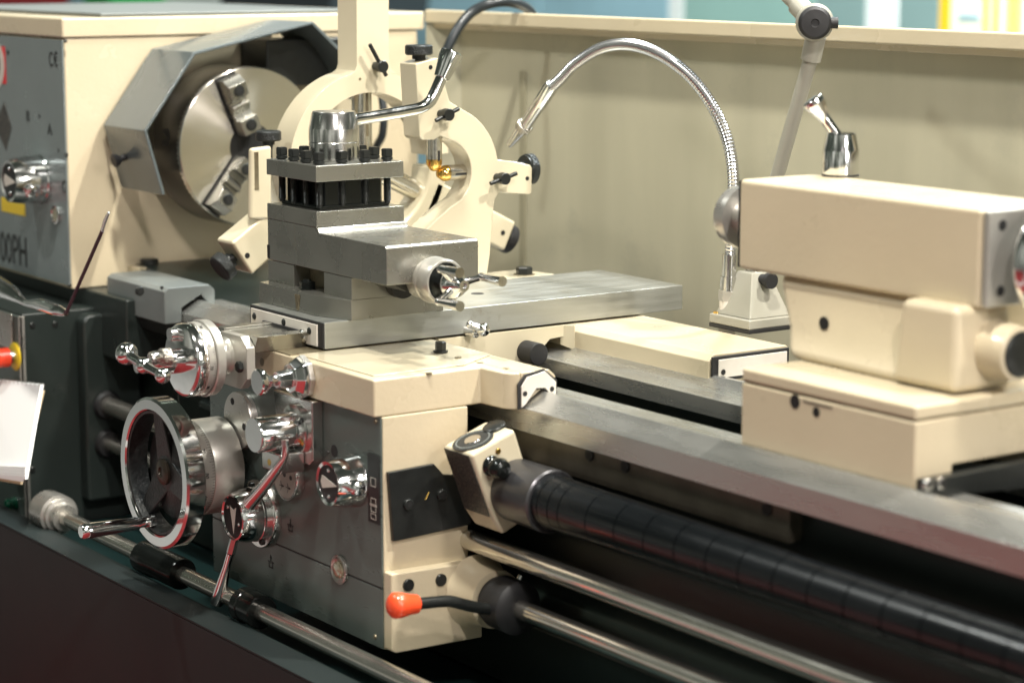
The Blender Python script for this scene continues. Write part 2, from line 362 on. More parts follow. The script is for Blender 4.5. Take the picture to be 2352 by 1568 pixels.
# red badge, cut by the frame
a = at(11, 108, y=yp); b = at(11, 193, y=yp)
bm = N(); box(bm, a.x - .10, a.x, yp, yp + .002, b.z, a.z); bd = obj('badge', bm, 'redlogo', hs)
c = Vector((a.x - .052, yp - .0003, (a.z + b.z) / 2))
bm = N(); lathe(bm, [(0, .047), (.0004, .047), (.0004, .036), (0, .036)], c, -Y, 40, caps=False); obj('badge_ring', bm, 'inkw', bd)
bm = N(); cyl(bm, c, c - Y * .0003, .036); obj('badge_centre', bm, 'inkw', bd)
bm = N(); cyl(bm, c - Y * .0004, c - Y * .0008, .028); obj('badge_centre', bm, 'ink', bd)
# diamond data label
q = at(12, 290, y=yp); bm = N(); prism(bm, [q + Vector((-.05, 0, 0)), q + Vector((0, 0, -.045)), q + Vector((.03, 0, 0)), q + Vector((0, 0, .045))], (0, .002, 0)); obj('data_label', bm, 'rows', pnl)
# yellow warning label
a = at(13, 480, y=yp); b = at(58, 492, y=yp); bm = N(); box(bm, a.x - .02, b.x, yp, yp + .002, b.z - .004, b.z + .022); obj('warning_label', bm, 'yellow', pnl)

def selector(parent, c, r, L, armdir, faceflip=False, armlen=.03):
    """round chrome knob on the -Y side, with black face, white pointer and a stub arm"""
    c = Vector(c)
    bm = N(); lathe(bm, [(0, r * 1.22), (.004, r * 1.22), (.006, r * 1.18), (L * .45, r * 1.17), (L * .8, r * 1.08), (L, r), (L - .001, r * .86), (L - .003, r * .85), (L - .003, .0001)], c, -Y, 48, caps=False)
    k = obj('selector_knob', bm, 'chrome', parent)
    fc = c - Y * (L - .0028)
    bm = N(); cyl(bm, fc, fc - Y * .0004, r * .84); obj('knob_face', bm, 'ink', k)
    f = -1 if faceflip else 1
    bm = N(); prism(bm, [fc + Vector((f * r * .75, -.0005, 0)), fc + Vector((-f * r * .55, -.0005, r * .3)), fc + Vector((-f * r * .7, -.0005, 0)), fc + Vector((-f * r * .55, -.0005, -r * .3))], (0, -.0005, 0)); obj('pointer', bm, 'inkw', k)
    for s in (-1, 1):
        bm = N(); q = fc + Z * s * r * .6 - Y * .0005; cyl(bm, q, q - Y * .0015, r * .10, r * .07, 16); obj('face_screw', bm, 'chromes', k)
    ad = Vector(armdir).normalized(); p0 = c - Y * L * .5 + ad * r
    bm = N(); lathe(bm, [(-.004, r * .28), (armlen * .25, r * .26), (armlen * .55, r * .34), (armlen * .85, r * .38), (armlen, r * .30), (armlen * 1.05, r * .1)], p0, ad, 24); obj('arm', bm, 'chrome', k)
    return k
kc = at(94, 412, y=yp)
k1 = selector(hs, kc, .037, .062, (.95, -.1, -.35), armlen=.016)
q = at(130, 493, y=yp)
bm = N(); lathe(bm, [(0, .0165), (.004, .0165), (.005, .014), (.002, .012), (.002, .0001)], q, -Y, 32, caps=False); win = obj('oil_window', bm, 'chromes', hs)
bm = N(); cyl(bm, q - Y * .002, q - Y * .003, .0115); obj('glass', bm, 'glass', win)

# dark casting under the headstock
bm = N(); box(bm, XH - .8, -.735, .045, .62, -.40, -.2885); obj('headstock_seat', bm, 'dark', bed, .004)
_w0 = at(332, 612, x=-.862); _w1 = at(520, 596, x=-.862)
bm = N(); prism(bm, [(-.9015, _w0.y, -.40), (-.9015, _w0.y, _w0.z), (-.862, _w0.y, _w0.z), (-.70, _w0.y, _w0.z - .03), (-.50, _w0.y, -.34), (-.50, _w0.y, -.40)], (0, .45, 0)); obj('gap_web', bm, 'darker', bed, .003)
_q = at(343, 609, x=-.880)
bm = N(); box(bm, -.9015, -.855, _q.y - .032, _q.y + .03, _q.z - .03, _q.z); obj('mounting_flange', bm, 'cream', bed, .002)
bm = N(); hexnut(bm, _q, Z, .0165, .012, 12); obj('mounting_bolt', bm, 'black', bed)

# ================================================================ chuck
CX_ = -.747
ck = thing('chuck', 'large three jaw steel chuck on the headstock spindle', 'chuck', (CX_, AY, AZ))
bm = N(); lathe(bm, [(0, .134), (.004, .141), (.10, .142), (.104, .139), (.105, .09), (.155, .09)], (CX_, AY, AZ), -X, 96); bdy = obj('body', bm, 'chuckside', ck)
bm = N(); lathe(bm, [(.0016, .040), (.0016, .1385), (.0008, .140), (-.004, .141), (-.02, .141)], (CX_, AY, AZ), X, 128, caps=False); obj('face_plate', bm, 'chuck', ck, smooth=20)
bm = N(); lathe(bm, [(.0003, .0425), (.0020, .0425)], (CX_, AY, AZ), X, 64); obj('bore', bm, 'hole', ck)
def jaw(ang):
    a = R(ang); u = Vector((0, math.cos(a), math.sin(a))); v = Vector((0, -math.sin(a), math.cos(a)))
    c = Vector((CX_, AY, AZ)); hw = .0175
    def P(r, s, t): return c + u * r + v * s + X * t
    # slot
    bm = N(); hexa(bm, [P(.036, -hw - .004, .0018), P(.138, -hw - .004, .0018), P(.138, hw + .004, .0018), P(.036, hw + .004, .0018)],
                   [P(.036, -hw - .004, .0026), P(.138, -hw - .004, .0026), P(.138, hw + .004, .0026), P(.036, hw + .004, .0026)]); obj('jaw_slot', bm, 'hole', ck)
    prof = [(.030, .0), (.030, .022), (.058, .022), (.058, .012), (.068, .010), (.078, .016), (.084, .016), (.084, .010), (.090, .010), (.098, .022), (.122, .026), (.128, .020), (.134, .016), (.134, 0)]
    bm = N(); A = [P(r, -hw, .0027 + t * 1.45) for r, t in prof]; B = [P(r, hw, .0027 + t * 1.45) for r, t in prof]; hexa(bm, A, B)
    j = obj('jaw', bm, 'steel', ck, .0012)
    capscrew(j, P(.110, 0, .0373), X, .0105); capscrew(j, P(.045, 0, .0346), X, .0105)
    bm = N(); box(bm, 0, 0, 0, 0, 0, 0); bm.clear()
for a in (112, 232, -8): jaw(a)
q = Vector((CX_ - .052, AY, AZ)) + Vector((0, -math.cos(R(8)), math.sin(R(8)))) * .141
hole(bdy, q, (0, -math.cos(R(8)), math.sin(R(8))), .016)

# ================================================================ chuck guard
XG = -.725
gd = thing('chuck_guard', 'angular grey sheet metal guard swung over the chuck', 'guard', (XG - .08, .30, .10))
px = [(373, 449), (331, 301), (445, 120), (720, 50), (782, 112), (850, 230)]
fo = [at(a, b, x=XG) for a, b in px]
cen = Vector((XG, AY, AZ))
fi = [p + (cen - p).normalized() * .006 for p in fo]
bm = N(); A = fo + fi[::-1]; hexa(bm, A, [p - X * .163 for p in A]); obj('shell', bm, 'guard', gd, .0015)
gi = [p + (cen - p).normalized() * .018 for p in fo]
bm = N(); A = [p - X * .001 for p in fo[2:] ] + [p - X * .001 for p in gi[2:]][::-1]; 
q = at(262, 372, x=XG - .11)
d = (fo[0] - fo[1]).cross(X).normalized()
if d.y > 0: d = -d
p0 = (fo[0] + fo[1]) / 2 - X * .105 + Z * .004
bm = N(); lathe(bm, [(0, .006), (.012, .006), (.016, .009), (.024, .013), (.026, .011)], p0, d, 24); obj('knob', bm, 'rubber', gd)
# dark hinge housing behind the guard
_a = at(612, 92, x=XH + .10); _b2 = at(850, 196, x=XH + .10)
bm = N(); box(bm, XH + .001, XH + .10, _a.y, _b2.y, _b2.z + .004, _a.z); hz = obj('hinge_housing', bm, 'black', gd, .003)
slotscrew(hz, at(562 + 60, 250, x=XH + .125), X, .005)

# ================================================================ splash guard
YS = .766
sg = thing('splash_guard', 'long cream splash guard wall with folded rail behind the lathe', 'splash guard', (.4, YS, -.5))
bm = N(); box(bm, XH - .001, 2.6, YS, YS + .012, .1665, .192); obj('top_rail', bm, 'cream', sg, .004)
bm = N(); box(bm, XH + .06, 2.6, YS + .045, YS + .048, -.75, .160); obj('back_sheet', bm, 'splash', sg, 0)
bm = N(); box(bm, XH + .005, 2.6, YS + .012, YS + .055, .157, .167); obj('rail_fold', bm, 'cream', sg, .001)
bm = N(); prism(bm, [(XH + .002, YS + .002, .166), (XH + .002, YS + .002, -.6), (XH + .062, YS + .047, -.6), (XH + .062, YS + .047, .166)], (0, .002, 0)); obj('corner_sheet', bm, 'splash', sg)
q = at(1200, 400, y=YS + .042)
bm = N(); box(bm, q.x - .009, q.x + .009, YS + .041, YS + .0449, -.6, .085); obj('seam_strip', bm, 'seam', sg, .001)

# ================================================================ gearbox (feed box) under the headstock
gb = thing('feed_gearbox', 'dark grey feed gearbox with push buttons under the headstock', 'gearbox', (-1.1, .1, -.72))
YG = -.09
bm = N(); box(bm, -1.7, -.869, YG, .12, -.705, -.318); gbx = obj('housing', bm, 'dark', gb, .004)
bm = N(); box(bm, -1.7, -.866, YG - .006, YG - .0005, -.700, -.322); gp = obj('control_panel', bm, 'panel', gb, .001)
bm = N(); box(bm, -.8695, -.866, YG - .007, YG + .004, -.712, -.322); obj('edge_trim', bm, 'satin', gb, .0008)
for px_, py_ in ((75, 747), (127, 745), (75, 1078)): slotscrew(gbx, at(px_, py_, x=-.8685), X, .0055)
xg_ = at(245, 917, y=.05).x
bm = N(); prism(bm, [(-.8685, .010, -.660), (-.8685, .010, -.335), (-.8685, .022, -.325), (-.8685, .118, -.325), (-.8685, .118, -.660)], (xg_ + .8685, 0, 0)); obj('side_cover', bm, 'dark', gb, .006, 3)
# emergency stop
q = at(36, 818, y=YG - .007)
bm = N(); lathe(bm, [(0, .024), (.002, .025), (.004, .022)], q, -Y, 40); es = obj('emergency_stop', bm, 'yellow', gb, label='red emergency stop button on a yellow ring')
bm = N(); lathe(bm, [(.004, .012), (.014, .012), (.014, .016)], q, -Y, 32, caps=False); obj('collar', bm, 'chromes', es)
bm = N(); lathe(bm, [(.014, .017), (.034, .0165), (.038, .022), (.052, .0235), (.058, .019), (.059, .01)], q, -Y, 40); obj('mushroom_head', bm, 'red', es)
q = at(36, 1155, y=YG - .007)
bm = N(); lathe(bm, [(0, .012), (.004, .012), (.005, .010), (.016, .0105), (.019, .007)], q, -Y, 28); obj('start_button', bm, 'green', gb, label='green push button')
q = at(22, 735, y=YG - .007); bm = N(); box(bm, q.x - .05, q.x + .014, q.y - .003, q.y, q.z - .05, q.z + .012); obj('nameplate', bm, 'satin', gb, .001)
# bellows / seals where the shafts come out
for z in (-.4893, -.5586):
    bm = N(); lathe(bm, [(-.004, .026), (.004, .026), (.010, .022)], (xg_, .05, z), X, 32); obj('shaft_seal', bm, 'rubber', gb)

# lever with rod in front of the panel
lv = thing('gear_lever', 'chrome twisted gear lever with thin dark rod rising from its tip', 'lever', at(30, 690, y=-.13))
P = [at(-60, 630, y=-.11), at(-10, 655, y=-.12), at(25, 672, y=-.125), at(48, 688, y=-.13), at(62, 696, y=-.13), at(95, 700, y=-.135), at(130, 712, y=-.14), at(152, 719, y=-.14)]
pts = spline(P, 6); rad = []
ctrl = [.020, .019, .014, .007, .0055, .011, .010, .005]
for i in range(len(pts)):
    t = i / 6; k = min(int(t), 6); f = t - k; rad.append(ctrl[k] * (1 - f) + ctrl[k + 1] * f)
bm = N(); tube(bm, pts, rad, 20); obj('handle', bm, 'chrome', lv)
bm = N(); tube(bm, [at(152, 720, y=-.14), at(200, 610, y=-.14), at(235, 530, y=-.14)], .0031, 10); rd = obj('rod', bm, mat('purple_black_rod', (.05, .02, .03), .3), lv)
bm = N(); tube(bm, [at(234, 532, y=-.14), at(241, 508, y=-.14), at(250, 488, y=-.14)], [.0026, .003, .002], 10); obj('rod_tip', bm, 'chromes', rd)

# ================================================================ carriage stop on the bed
st = thing('bed_stop', 'grey enamel stop block clamped on the bed beside the headstock', 'stop block', (-.68, .11, -.28))
q1 = at(265, 650, y=.062); 
yf = .062
xb = at(378, 700, y=yf).x; xa = at(248, 700, y=yf).x
zt = at(378, 663, y=yf).z; zb = at(378, 745, y=yf).z
bm = N(); prism(bm, [(xa, yf, zb), (xb, yf, zb), (xb, yf, zt), (xa, yf, zt)], (0, .0, 0)) if False else prism(bm, [(xb, yf, zb), (xb, yf, zt - .006), (xb, yf + .008, zt), (xb, yf + .085, zt), (xb, yf + .095, zt - .01), (xb, yf + .095, zt - .045), (xb, .131, -.272), (xb, YB - .001, -.292), (xb, YB - .001, zb)], (xa - xb, 0, 0))
sb = obj('block', bm, 'greyblk', st, .0015)
bm = N(); prism(bm, [(xb - .004, yf + .002, zb - .001), (xb - .004, YB - .003, zb - .001), (xb - .004, YB - .003, zb - .022), (xb - .004, yf + .012, zb - .022)], (xa - xb + .01, 0, 0)); obj('clamp', bm, 'black', st, .001)
capscrew(st, at(321, 669, x=xb), X, .0075); hole(sb, at(372, 661, x=xb), X, .003)
c = Vector((xa, yf + .025, zt - .022)); bm = N(); lathe(bm, [(0, .021), (.012, .021), (.015, .018)], c, -X, 32); obj('micrometer_dial', bm, 'satin', st)

# ================================================================ carriage
YF = -.0979; ZS = -.2526; ZU = -.3035; XS = .3133
cg = thing('carriage', 'cream saddle and grey apron with chrome handwheel, levers and dials', 'carriage', (.07, .05, -.6))
bm = N(); prism(bm, [(-.172, YF, ZU), (XS, YF, ZU), (XS, .070, ZU), (.3636, .0757, ZU), (.3790, .088, ZU), (.3790, .090, ZU), (.3790, .150, ZU), (.088, .150, ZU), (.088, .385, ZU), (-.15, .385, ZU), (-.15, .15, ZU), (-.25, .15, ZU), (-.25, .088, ZU), (-.172, .07, ZU)], (0, 0, ZS - ZU)) 
bmesh.ops.recalc_face_normals(bm, faces=bm.faces)
# keep the wing clear of the bed way: the lower side over the bed is lifted
sad = None
bm.free()
bm = N(); prism(bm, [(-.172, YF, ZU), (XS, YF, ZU), (XS, .071, ZU), (.3636, .0757, ZU), (.372, .0815, ZU), (.379, .0925, ZU), (-.25, .0925, ZU), (-.172, .07, ZU)], (0, 0, ZS - ZU)); sad = obj('saddle', bm, 'cream', cg, .003)
# wing over the V way (notched underneath), from section at the wiper
def wing(x0, x1):
    bm = N(); prism(bm, [(x0, .0925, -.2995), (x0, .127, -.2790), (x0, .132, -.2790), (x0, .145, -.290), (x0, .150, -.290), (x0, .150, -.262), (x0, .139, -.2528), (x0, .0925, -.2528)], (x1 - x0, 0, 0)); return obj('saddle_wing', bm, 'cream', cg, .0015)
wing(-.25, .379)
# raised pad + bridge under the cross slide
bm = N(); prism(bm, [(.0935, -.085, -.2523), (.292, -.085, -.2523), (.292, .060, -.2523), (.245, .135, -.2523), (.0935, .135, -.2523)], (0, 0, .0018)); obj('raised_pad', bm, 'creamg', cg, .0012)
bm = N(); prism(bm, [(.0895, .150, ZS), (.0895, .150, -.2995), (.0895, .18, -.325), (.0895, .30, -.325), (.0895, .325, -.300), (.0895, .331, -.289), (.0895, .3500, -.272), (.0895, .374, -.2705), (.0895, .3845, -.277), (.0895, .3845, ZS)], (-.24, 0, 0)); br = obj('bridge', bm, 'creamg', cg, .001)
q = at(1208, 806, x=.0895); bm = N(); cyl(bm, q - X * .001, q + X * .034, .0165, .0165, 40); obj('bridge_plug', bm, 'rubber', cg, .001)
# rear wing
bm = N(); yr = .3852; xe = .4183
prism(bm, [(-.25, yr, -.2905), (-.25, yr, -.2615), (-.25, yr + .010, ZS), (-.25, .530, ZS), (-.25, .536, -.258), (-.25, .536, -.330), (-.25, .503, -.330), (-.25, .503, -.2955), (-.25, .42, -.2955), (-.25, .402, -.280), (-.25, .392, -.280)], (xe + .25, 0, 0)); obj('rear_wing', bm, 'cream', cg, .0015)
bm = N(); prism(bm, [(.105, yr - .0005, -.2905), (.105, yr - .0005, ZS + .0005), (.085, .372, ZS), (.085, .372, -.283)], (-.02, .02, 0)); obj('wing_web', bm, 'creamg', cg, .001)
# rear wiper
bm = N(); box(bm, xe + .0005, xe + .004, yr + .004, .532, -.291, -.2555); rw = obj('wiper_rubber', bm, 'rubber', cg, .001)
bm = N(); box(bm, xe + .0045, xe + .0065, yr + .014, .526, -.286, -.260); obj('wiper_plate', bm, 'white', rw, .0006)
hole(rw, Vector((xe + .0067, yr + .022, -.278)), X, .004)
# front wiper with V notch
xw = .3836
wp = [at(a, b, x=xw) for a, b in ((1204, 938), (1192, 941), (1191, 884), (1207, 861), (1251, 847), (1281, 872), (1280, 932), (1258, 905), (1250, 894), (1232, 895))]
bm = N(); prism(bm, [p - X * .0042 for p in wp], (.003, 0, 0)); fw_ = obj('wiper_rubber', bm, 'rubber', cg, .0005)
cw = sum(wp, Vector()) / len(wp)
wq = [at(a, b, x=xw) for a, b in ((1207, 927), (1197, 936), (1197, 888), (1210, 866), (1251, 852), (1276, 876), (1276, 925), (1260, 900), (1251, 890), (1231, 891))]
bm = N(); prism(bm, [p - X * .001 for p in wq], (.0025, 0, 0)); obj('wiper_plate', bm, 'white', fw_, .0006)
for a, b in ((1206, 904), (1268, 893)): hole(fw_, at(a, b, x=xw + .0017), X, .0036)
# holes and bolt on the saddle
q = at(1012, 808, z=-.2493); bm = N(); lathe(bm, [(0, .0105), (.002, .0105), (.0025, .0075)], q, Z, 24); bo = obj('saddle_bolt', bm, 'black', cg)
bm = N(); lathe(bm, [(0.0025, .0078), (.014, .0078), (.0150, .0065)], q, Z, 6); obj('bolt_head', bm, 'black', bo)
for a, b, z in ((1052, 820, -.2493), (1162, 846, ZS), (886, 857, ZS), (985, 857, -.2526), (1102, 833, ZS)): hole(cg, at(a, b, z=z), Z, .0048, name='oil_hole', m='resin')
# dovetail slide sticking out in front of the cross slide
ZD = -.2285
bm = N(); prism(bm, [(-.066, -.128, ZD), (-.046, -.128, ZD), (-.046, -.128, ZD - .004), (.030, -.128, ZD - .004), (.030, -.128, ZD), (.053, -.128, ZD), (.040, -.128, -.2524), (-.052, -.128, -.2524)], (0, .14, 0)); obj('dovetail', bm, 'steel', cg, .0006)
bm = N(); box(bm, -.172, .3000, YF - .0008, .02, -.2530, -.2522); 
bm.free()
bm = N(); box(bm, -.11, .088, -.096, -.041, -.2525, -.2510); obj('lower_way', bm, 'resin', cg, .0004)
# bearing bracket + boss + cross feed dial
XC_ = -.0166; ZC_ = -.2625
bm = N(); A = []
for sx, sz in ((-1, -.55), (-.55, -1), (.55, -1), (1, -.55), (1, .62), (.62, 1), (-.62, 1), (-1, .62)): A.append((XC_ + .016 + sx * .047, -.142, -.267 + sz * .038))
prism(bm, A, (0, .0135, 0)); bk = obj('bearing_bracket', bm, 'alum', cg, .0012)
hb = Vector((XC_ + .046, -.142, -.272)); bm = N(); hexnut(bm, hb, -Y, .008, .007); obj('bracket_bolt', bm, 'black', bk)
hole(sad, at(602, 831, y=YF), -Y, .006, m='resin')
bm = N(); lathe(bm, [(0, .027), (.004, .0235), (.030, .0235)], (XC_, -.142, ZC_), -Y, 40); obj('screw_boss', bm, 'alum', cg)
dl = N(); lathe(dl, [(0, .050), (.001, .054), (.013, .055), (.0145, .0535)], (XC_, -.168, ZC_), -Y, 80); d1 = obj('zero_ring', dl, 'alum', cg)
bm = N(); lathe(bm, [(.0148, .0515), (.016, .0525), (.026, .0525), (.027, .0515)], (XC_, -.168, ZC_), -Y, 80); d2 = obj('cross_feed_dial', bm, 'alum', cg)
bm = N(); lathe(bm, [(.027, .0518), (.031, .0522), (.0315, .0515)], (XC_, -.168, ZC_), -Y, 80); obj('knurled_band', bm, 'knurls', d2)
bm = N(); lathe(bm, [(.0315, .0518), (.041, .0522), (.044, .0505), (.0455, .046), (.0455, .0001)], (XC_, -.168, ZC_), -Y, 80, caps=False); obj('dial_face', bm, 'chrome', d2)
def ticks(parent, cx, cz, yy, r, n, l1, l2, wd, flip=1, nm='scale_ticks'):
    bm = N()
    for i in range(n):
        a = 2 * math.pi * i / n; L = l2 if i % 5 == 0 else l1
        u = Vector((math.cos(a), 0, math.sin(a))); t = Vector((-math.sin(a), 0, math.cos(a)))
        c = Vector((cx, yy, cz)) + u * r
        hexa(bm, [c - t * wd, c + t * wd, c + t * wd + Y * L * flip, c - t * wd + Y * L * flip], [c - t * wd + u * .0003, c + t * wd + u * .0003, c + t * wd + Y * L * flip + u * .0003, c - t * wd + Y * L * flip + u * .0003])
    return obj(nm, bm, 'ink', parent)
ticks(d2, XC_, ZC_, -.1835, .0525, 100, -.003, -.0045, .00018)
for i, s in enumerate(('0', '10', '20', '30', '40', '50', '60', '70', '80', '90')):
    a = R(-150 - 36 * (i - 1)) ; u = Vector((math.cos(a), 0, math.sin(a))); t = Vector((-math.sin(a), 0, math.cos(a)))
    text(s, .0062, Vector((XC_, -.1915, ZC_)) + u * .0526, -t, -Y if False else Y, 'ink', d2, 'scale_number')
# crank on the dial
bm = N(); lathe(bm, [(.0455, .0175), (.082, .0175), (.083, .0165)], (XC_, -.168, ZC_), -Y, 40); hb_ = obj('crank_hub', bm, 'chrome', cg)
yh = -.168 - .083
bm = N(); lathe(bm, [(0, .007), (.014, .007), (.030, .011)], (XC_, yh, ZC_), -Y, 24); obj('crank_neck', bm, 'chromes', hb_)
kn = at(381, 819, y=yh - .004); bm = N(); lathe(bm, [(0, .0125), (.013, .0125)], kn + Y * .006, -Y, 32); obj('knurled_nut', bm, 'knurls', hb_)
bm = N(); lathe(bm, [(.013, .006), (.024, .010), (.030, .0085)], kn + Y * .006, -Y, 32); obj('nut_cap', bm, 'chromes', hb_)
kk = Vector((XC_ - .012, -.2135, ZC_ + .036)); bm = N(); lathe(bm, [(0, .0095), (.010, .009)], kk, -Y, 28); obj('clamp_knob', bm, 'chromes', d2)
yb_ = yh - .045
b1, b2, b3 = at(291, 812, y=yb_), at(331, 839, y=yb_), at(374, 862, y=yb_)
bm = N(); ball(bm, b1, .0158, 28); ball(bm, b2, .0115, 28); ball(bm, b3, .0108, 28)
tube(bm, [b1, (b1 + b2) / 2, b2], [.0085, .0068, .0065], 18); tube(bm, [b2, (b2 + b3) / 2, b3], [.0068, .006, .0062], 18)
cyl(bm, Vector((b2.x, b2.y, b2.z)), Vector((XC_, yh - .02, ZC_)), .0085, .009)
obj('ball_crank', bm, 'chrome', cg, smooth=60)
# apron
YA = -.0859
bm = N(); box(bm, -.171, .3152, YA, .050, -.622, -.3037); ap = obj('apron', bm, 'cream', cg, .002)
bm = N(); box(bm, -.1708, .3148, YA - .003, YA - .0003, -.5358, -.3045); fp = obj('apron_panel', bm, 'panel', cg, .0004)
bm = N(); box(bm, -.1708, .3148, YA - .003, YA - .0003, -.6205, -.5385); fp2 = obj('apron_panel', bm, 'panel', cg, .0004)
bm = N(); box(bm, -.170, .3145, YA - .0024, YA - .0004, -.5388, -.5355); obj('panel_groove', bm, 'ink', cg)
yq = YA - .0032
bm = N(); box(bm, at(845, 1035, y=yq).x, at(872, 1035, y=yq).x, yq - .0008, yq, -.4500, -.3560); tp = obj('feed_chart', bm, 'ink', cg)
def outline(bm, x0, x1, z0, z1, y, t=.0007):
    for a in ((x0, x1, z0, z0 + t), (x0, x1, z1 - t, z1), (x0, x0 + t, z0 + t, z1 - t), (x1 - t, x1, z0 + t, z1 - t)): box(bm, a[0], a[1], y - .0003, y, a[2], a[3])
bm = N(); xx = at(858, 1100, y=yq).x
for z, h in ((-.394, .012), (-.421, .010), (-.430, .010), (-.441, .008)): outline(bm, xx - .006, xx + .007, z - h / 2, z + h / 2, yq - .0009)
box(bm, xx - .008, xx + .009, yq - .0012, yq - .0009, -.427, -.424); obj('chart_symbols', bm, 'inkw', tp)
# lock symbols
def locksym(px_, py_, flip):
    q = at(px_, py_, y=yq - .0002); s = .0085; bm = N(); t = .0016
    for a in ((-s, -s * .4, -s * .2, -s * .2 + t), (s * .4, s, -s * .2, -s * .2 + t), (-s * .7, -s * .7 + t, -s, -s * .2), (s * .7 - t, s * .7, -s, -s * .2), (-s * .7, s * .7, -s - t, -s)):
        box(bm, q.x + a[0], q.x + a[1], q.y - .0003, q.y, q.z + a[2], q.z + a[3])
    box(bm, q.x - t / 2, q.x + t / 2, q.y - .0003, q.y, q.z - s * .4, q.z + s)
    zz = q.z - s * .6 if flip else q.z + s * 1.2; k = 1 if flip else -1
    prism(bm, [(q.x, q.y - .0003, zz), (q.x - .0028, q.y - .0003, zz + k * .006), (q.x + .0028, q.y - .0003, zz + k * .006)], (0, .0003, 0))
    obj('lock_symbol', bm, 'ink', fp)
locksym(667, 1204, True); locksym(622, 1288, False)
# oil sight glass
q = at(781, 1307, y=yq)
bm = N(); lathe(bm, [(0, .0205), (.003, .0205), (.004, .018), (.002, .015), (.002, .0001)], q, -Y, 40, caps=False); ow = obj('sight_glass', bm, 'satin', cg)
bm = N(); lathe(bm, [(.002, .0125), (.0045, .0118), (.0052, .009), (.0058, .0085), (.0062, .003)], q, -Y, 32); obj('glass', bm, 'glass', ow)
for a, b in ((863, 967), (862, 1461)): slotscrew(fp, at(a, b, y=yq), -Y, .0035, 'resin')
q = at(768, 1035, y=yq); bm = N(); cyl(bm, q, q - Y * .0004, .0085); obj('symbol_dot', bm, 'ink', fp)
bm = N()
for dx, dz in ((-.052, .004), (-.050, -.004), (-.046, -.014), (-.040, -.022)):
    c0 = q + Vector((-.012, -.0002, -.004)); c1 = q + Vector((dx, -.0002, dz)); tube(bm, [c0, c1], .0003, 6)
obj('scale_ticks', bm, 'ink', fp)
# right hand selector
q = at(815, 1101, y=yq); selector(cg, q, .030, .043, (1, -.12, .05), armlen=.030)
# feed direction dial
q = at(673, 1092, y=yq)
bm = N(); lathe(bm, [(0, .0345), (.012, .0345), (.014, .0335), (.014, .031)], q, -Y, 48, caps=False); fd = obj('feed_dial', bm, 'chromes', cg)
bm = N(); cyl(bm, q - Y * .010, q - Y * .0138, .0312, .0312, 48); ff = obj('dial_plate', bm, 'alum', fd)
hole(ff, q + Vector((.0, -.0138, .004)), -Y, .004); hole(ff, q + Vector((.018, -.0138, .002)), -Y, .0035)
bm = N()
for dx in (-.009, .010):
    c = q + Vector((dx, -.0142, -.014)); box(bm, c.x - .006, c.x + .006, c.y, c.y + .0003, c.z - .0003, c.z + .0005)
    prism(bm, [(c.x + .003, c.y, c.z - .002), (c.x + .008, c.y, c.z), (c.x + .003, c.y, c.z + .002)], (0, .0003, 0))
    tube(bm, [Vector((c.x - .002, c.y, c.z + .007)), Vector((c.x + .001, c.y, c.z)), Vector((c.x - .002, c.y, c.z - .007))], .0003, 6)
obj('dial_symbols', bm, 'ink', ff)
# lower left lever boss
q = at(607, 1176, y=yq)
bm = N(); lathe(bm, [(0, .051), (.010, .0505), (.012, .049)], q, -Y, 64); fb = obj('lever_flange', bm, 'chromes', cg)
capscrew(fb, q + Vector((-.014, -.0125, .038)), -Y, .006); capscrew(fb, q + Vector((.014, -.0125, -.038)), -Y, .006)
bm = N(); lathe(bm, [(.012, .040), (.020, .040), (.0205, .039), (.034, .039), (.052, .0335), (.053, .031), (.050, .029), (.050, .0001)], q, -Y, 64, caps=False); lb = obj('lever_boss', bm, 'chrome', cg)
fc = q - Y * .0503; bm = N(); cyl(bm, fc, fc - Y * .0004, .029); obj('knob_face', bm, 'ink', lb)
bm = N(); prism(bm, [fc + Vector((.001, -.0006, -.024)), fc + Vector((-.009, -.0006, .016)), fc + Vector((.001, -.0006, .011)), fc + Vector((.010, -.0006, .016))], (0, -.0004, 0)); obj('pointer', bm, 'inkw', lb)
for dx, dz in ((-.016, .012), (.016, -.008)):
    p = fc + Vector((dx, -.0005, dz)); bm = N(); cyl(bm, p, p - Y * .0018, .003, .002, 16); obj('face_screw', bm, 'chromes', lb)
ybl = yq - .04
p0, p1, p2 = at(542, 1226, y=ybl), at(530, 1270, y=ybl - .006), at(498, 1384, y=ybl - .012)
bm = N(); tube(bm, [p0 + (p0 - p1) * .3, p1], .0068, 6); tube(bm, [p1, p1 + (p2 - p1) * .25, p1 + (p2 - p1) * .8, p2 - (p2 - p1) * .015, p2], [.0062, .0062, .0098, .0102, .0095], 24); obj('down_lever', bm, 'chrome', cg, smooth=50)
# cylinder lever unit
q = at(712, 968, y=yq)
a0, a1 = at(645, 965, y=yq), at(732, 965, y=yq)
bm = N(); prism(bm, [(.056, yq, -.3045), (.1655, yq, -.3045), (.1655, yq, -.387), (.155, yq, -.395), (.075, yq, -.395)], (0, -.018, 0)); cb = obj('lever_block', bm, 'chromes', cg, .002)
cc = Vector((.123, yq - .018, -.350))
bm = N(); lathe(bm, [(0, .036), (.005, .036), (.006, .034)], cc, -Y, 48); obj('flange', bm, 'chromes', cb)
bm = N(); lathe(bm, [(.006, .0255), (.014, .0255), (.0145, .025), (.066, .0245), (.068, .0235), (.068, .0001)], cc, -Y, 48, caps=False); obj('cylinder', bm, 'chrome', cb)
slotscrew(cb, cc + Vector((.024, -.006, -.014)), -Y, .004, 'brass'); slotscrew(cb, cc + Vector((.026, -.006, .018)), -Y, .004, 'black')
bm = N(); box(bm, cc.x - .030, cc.x + .022, cc.y - .040, cc.y, cc.z - .055, cc.z - .027); lb2 = obj('lower_block', bm, 'chromes', cb, .003)
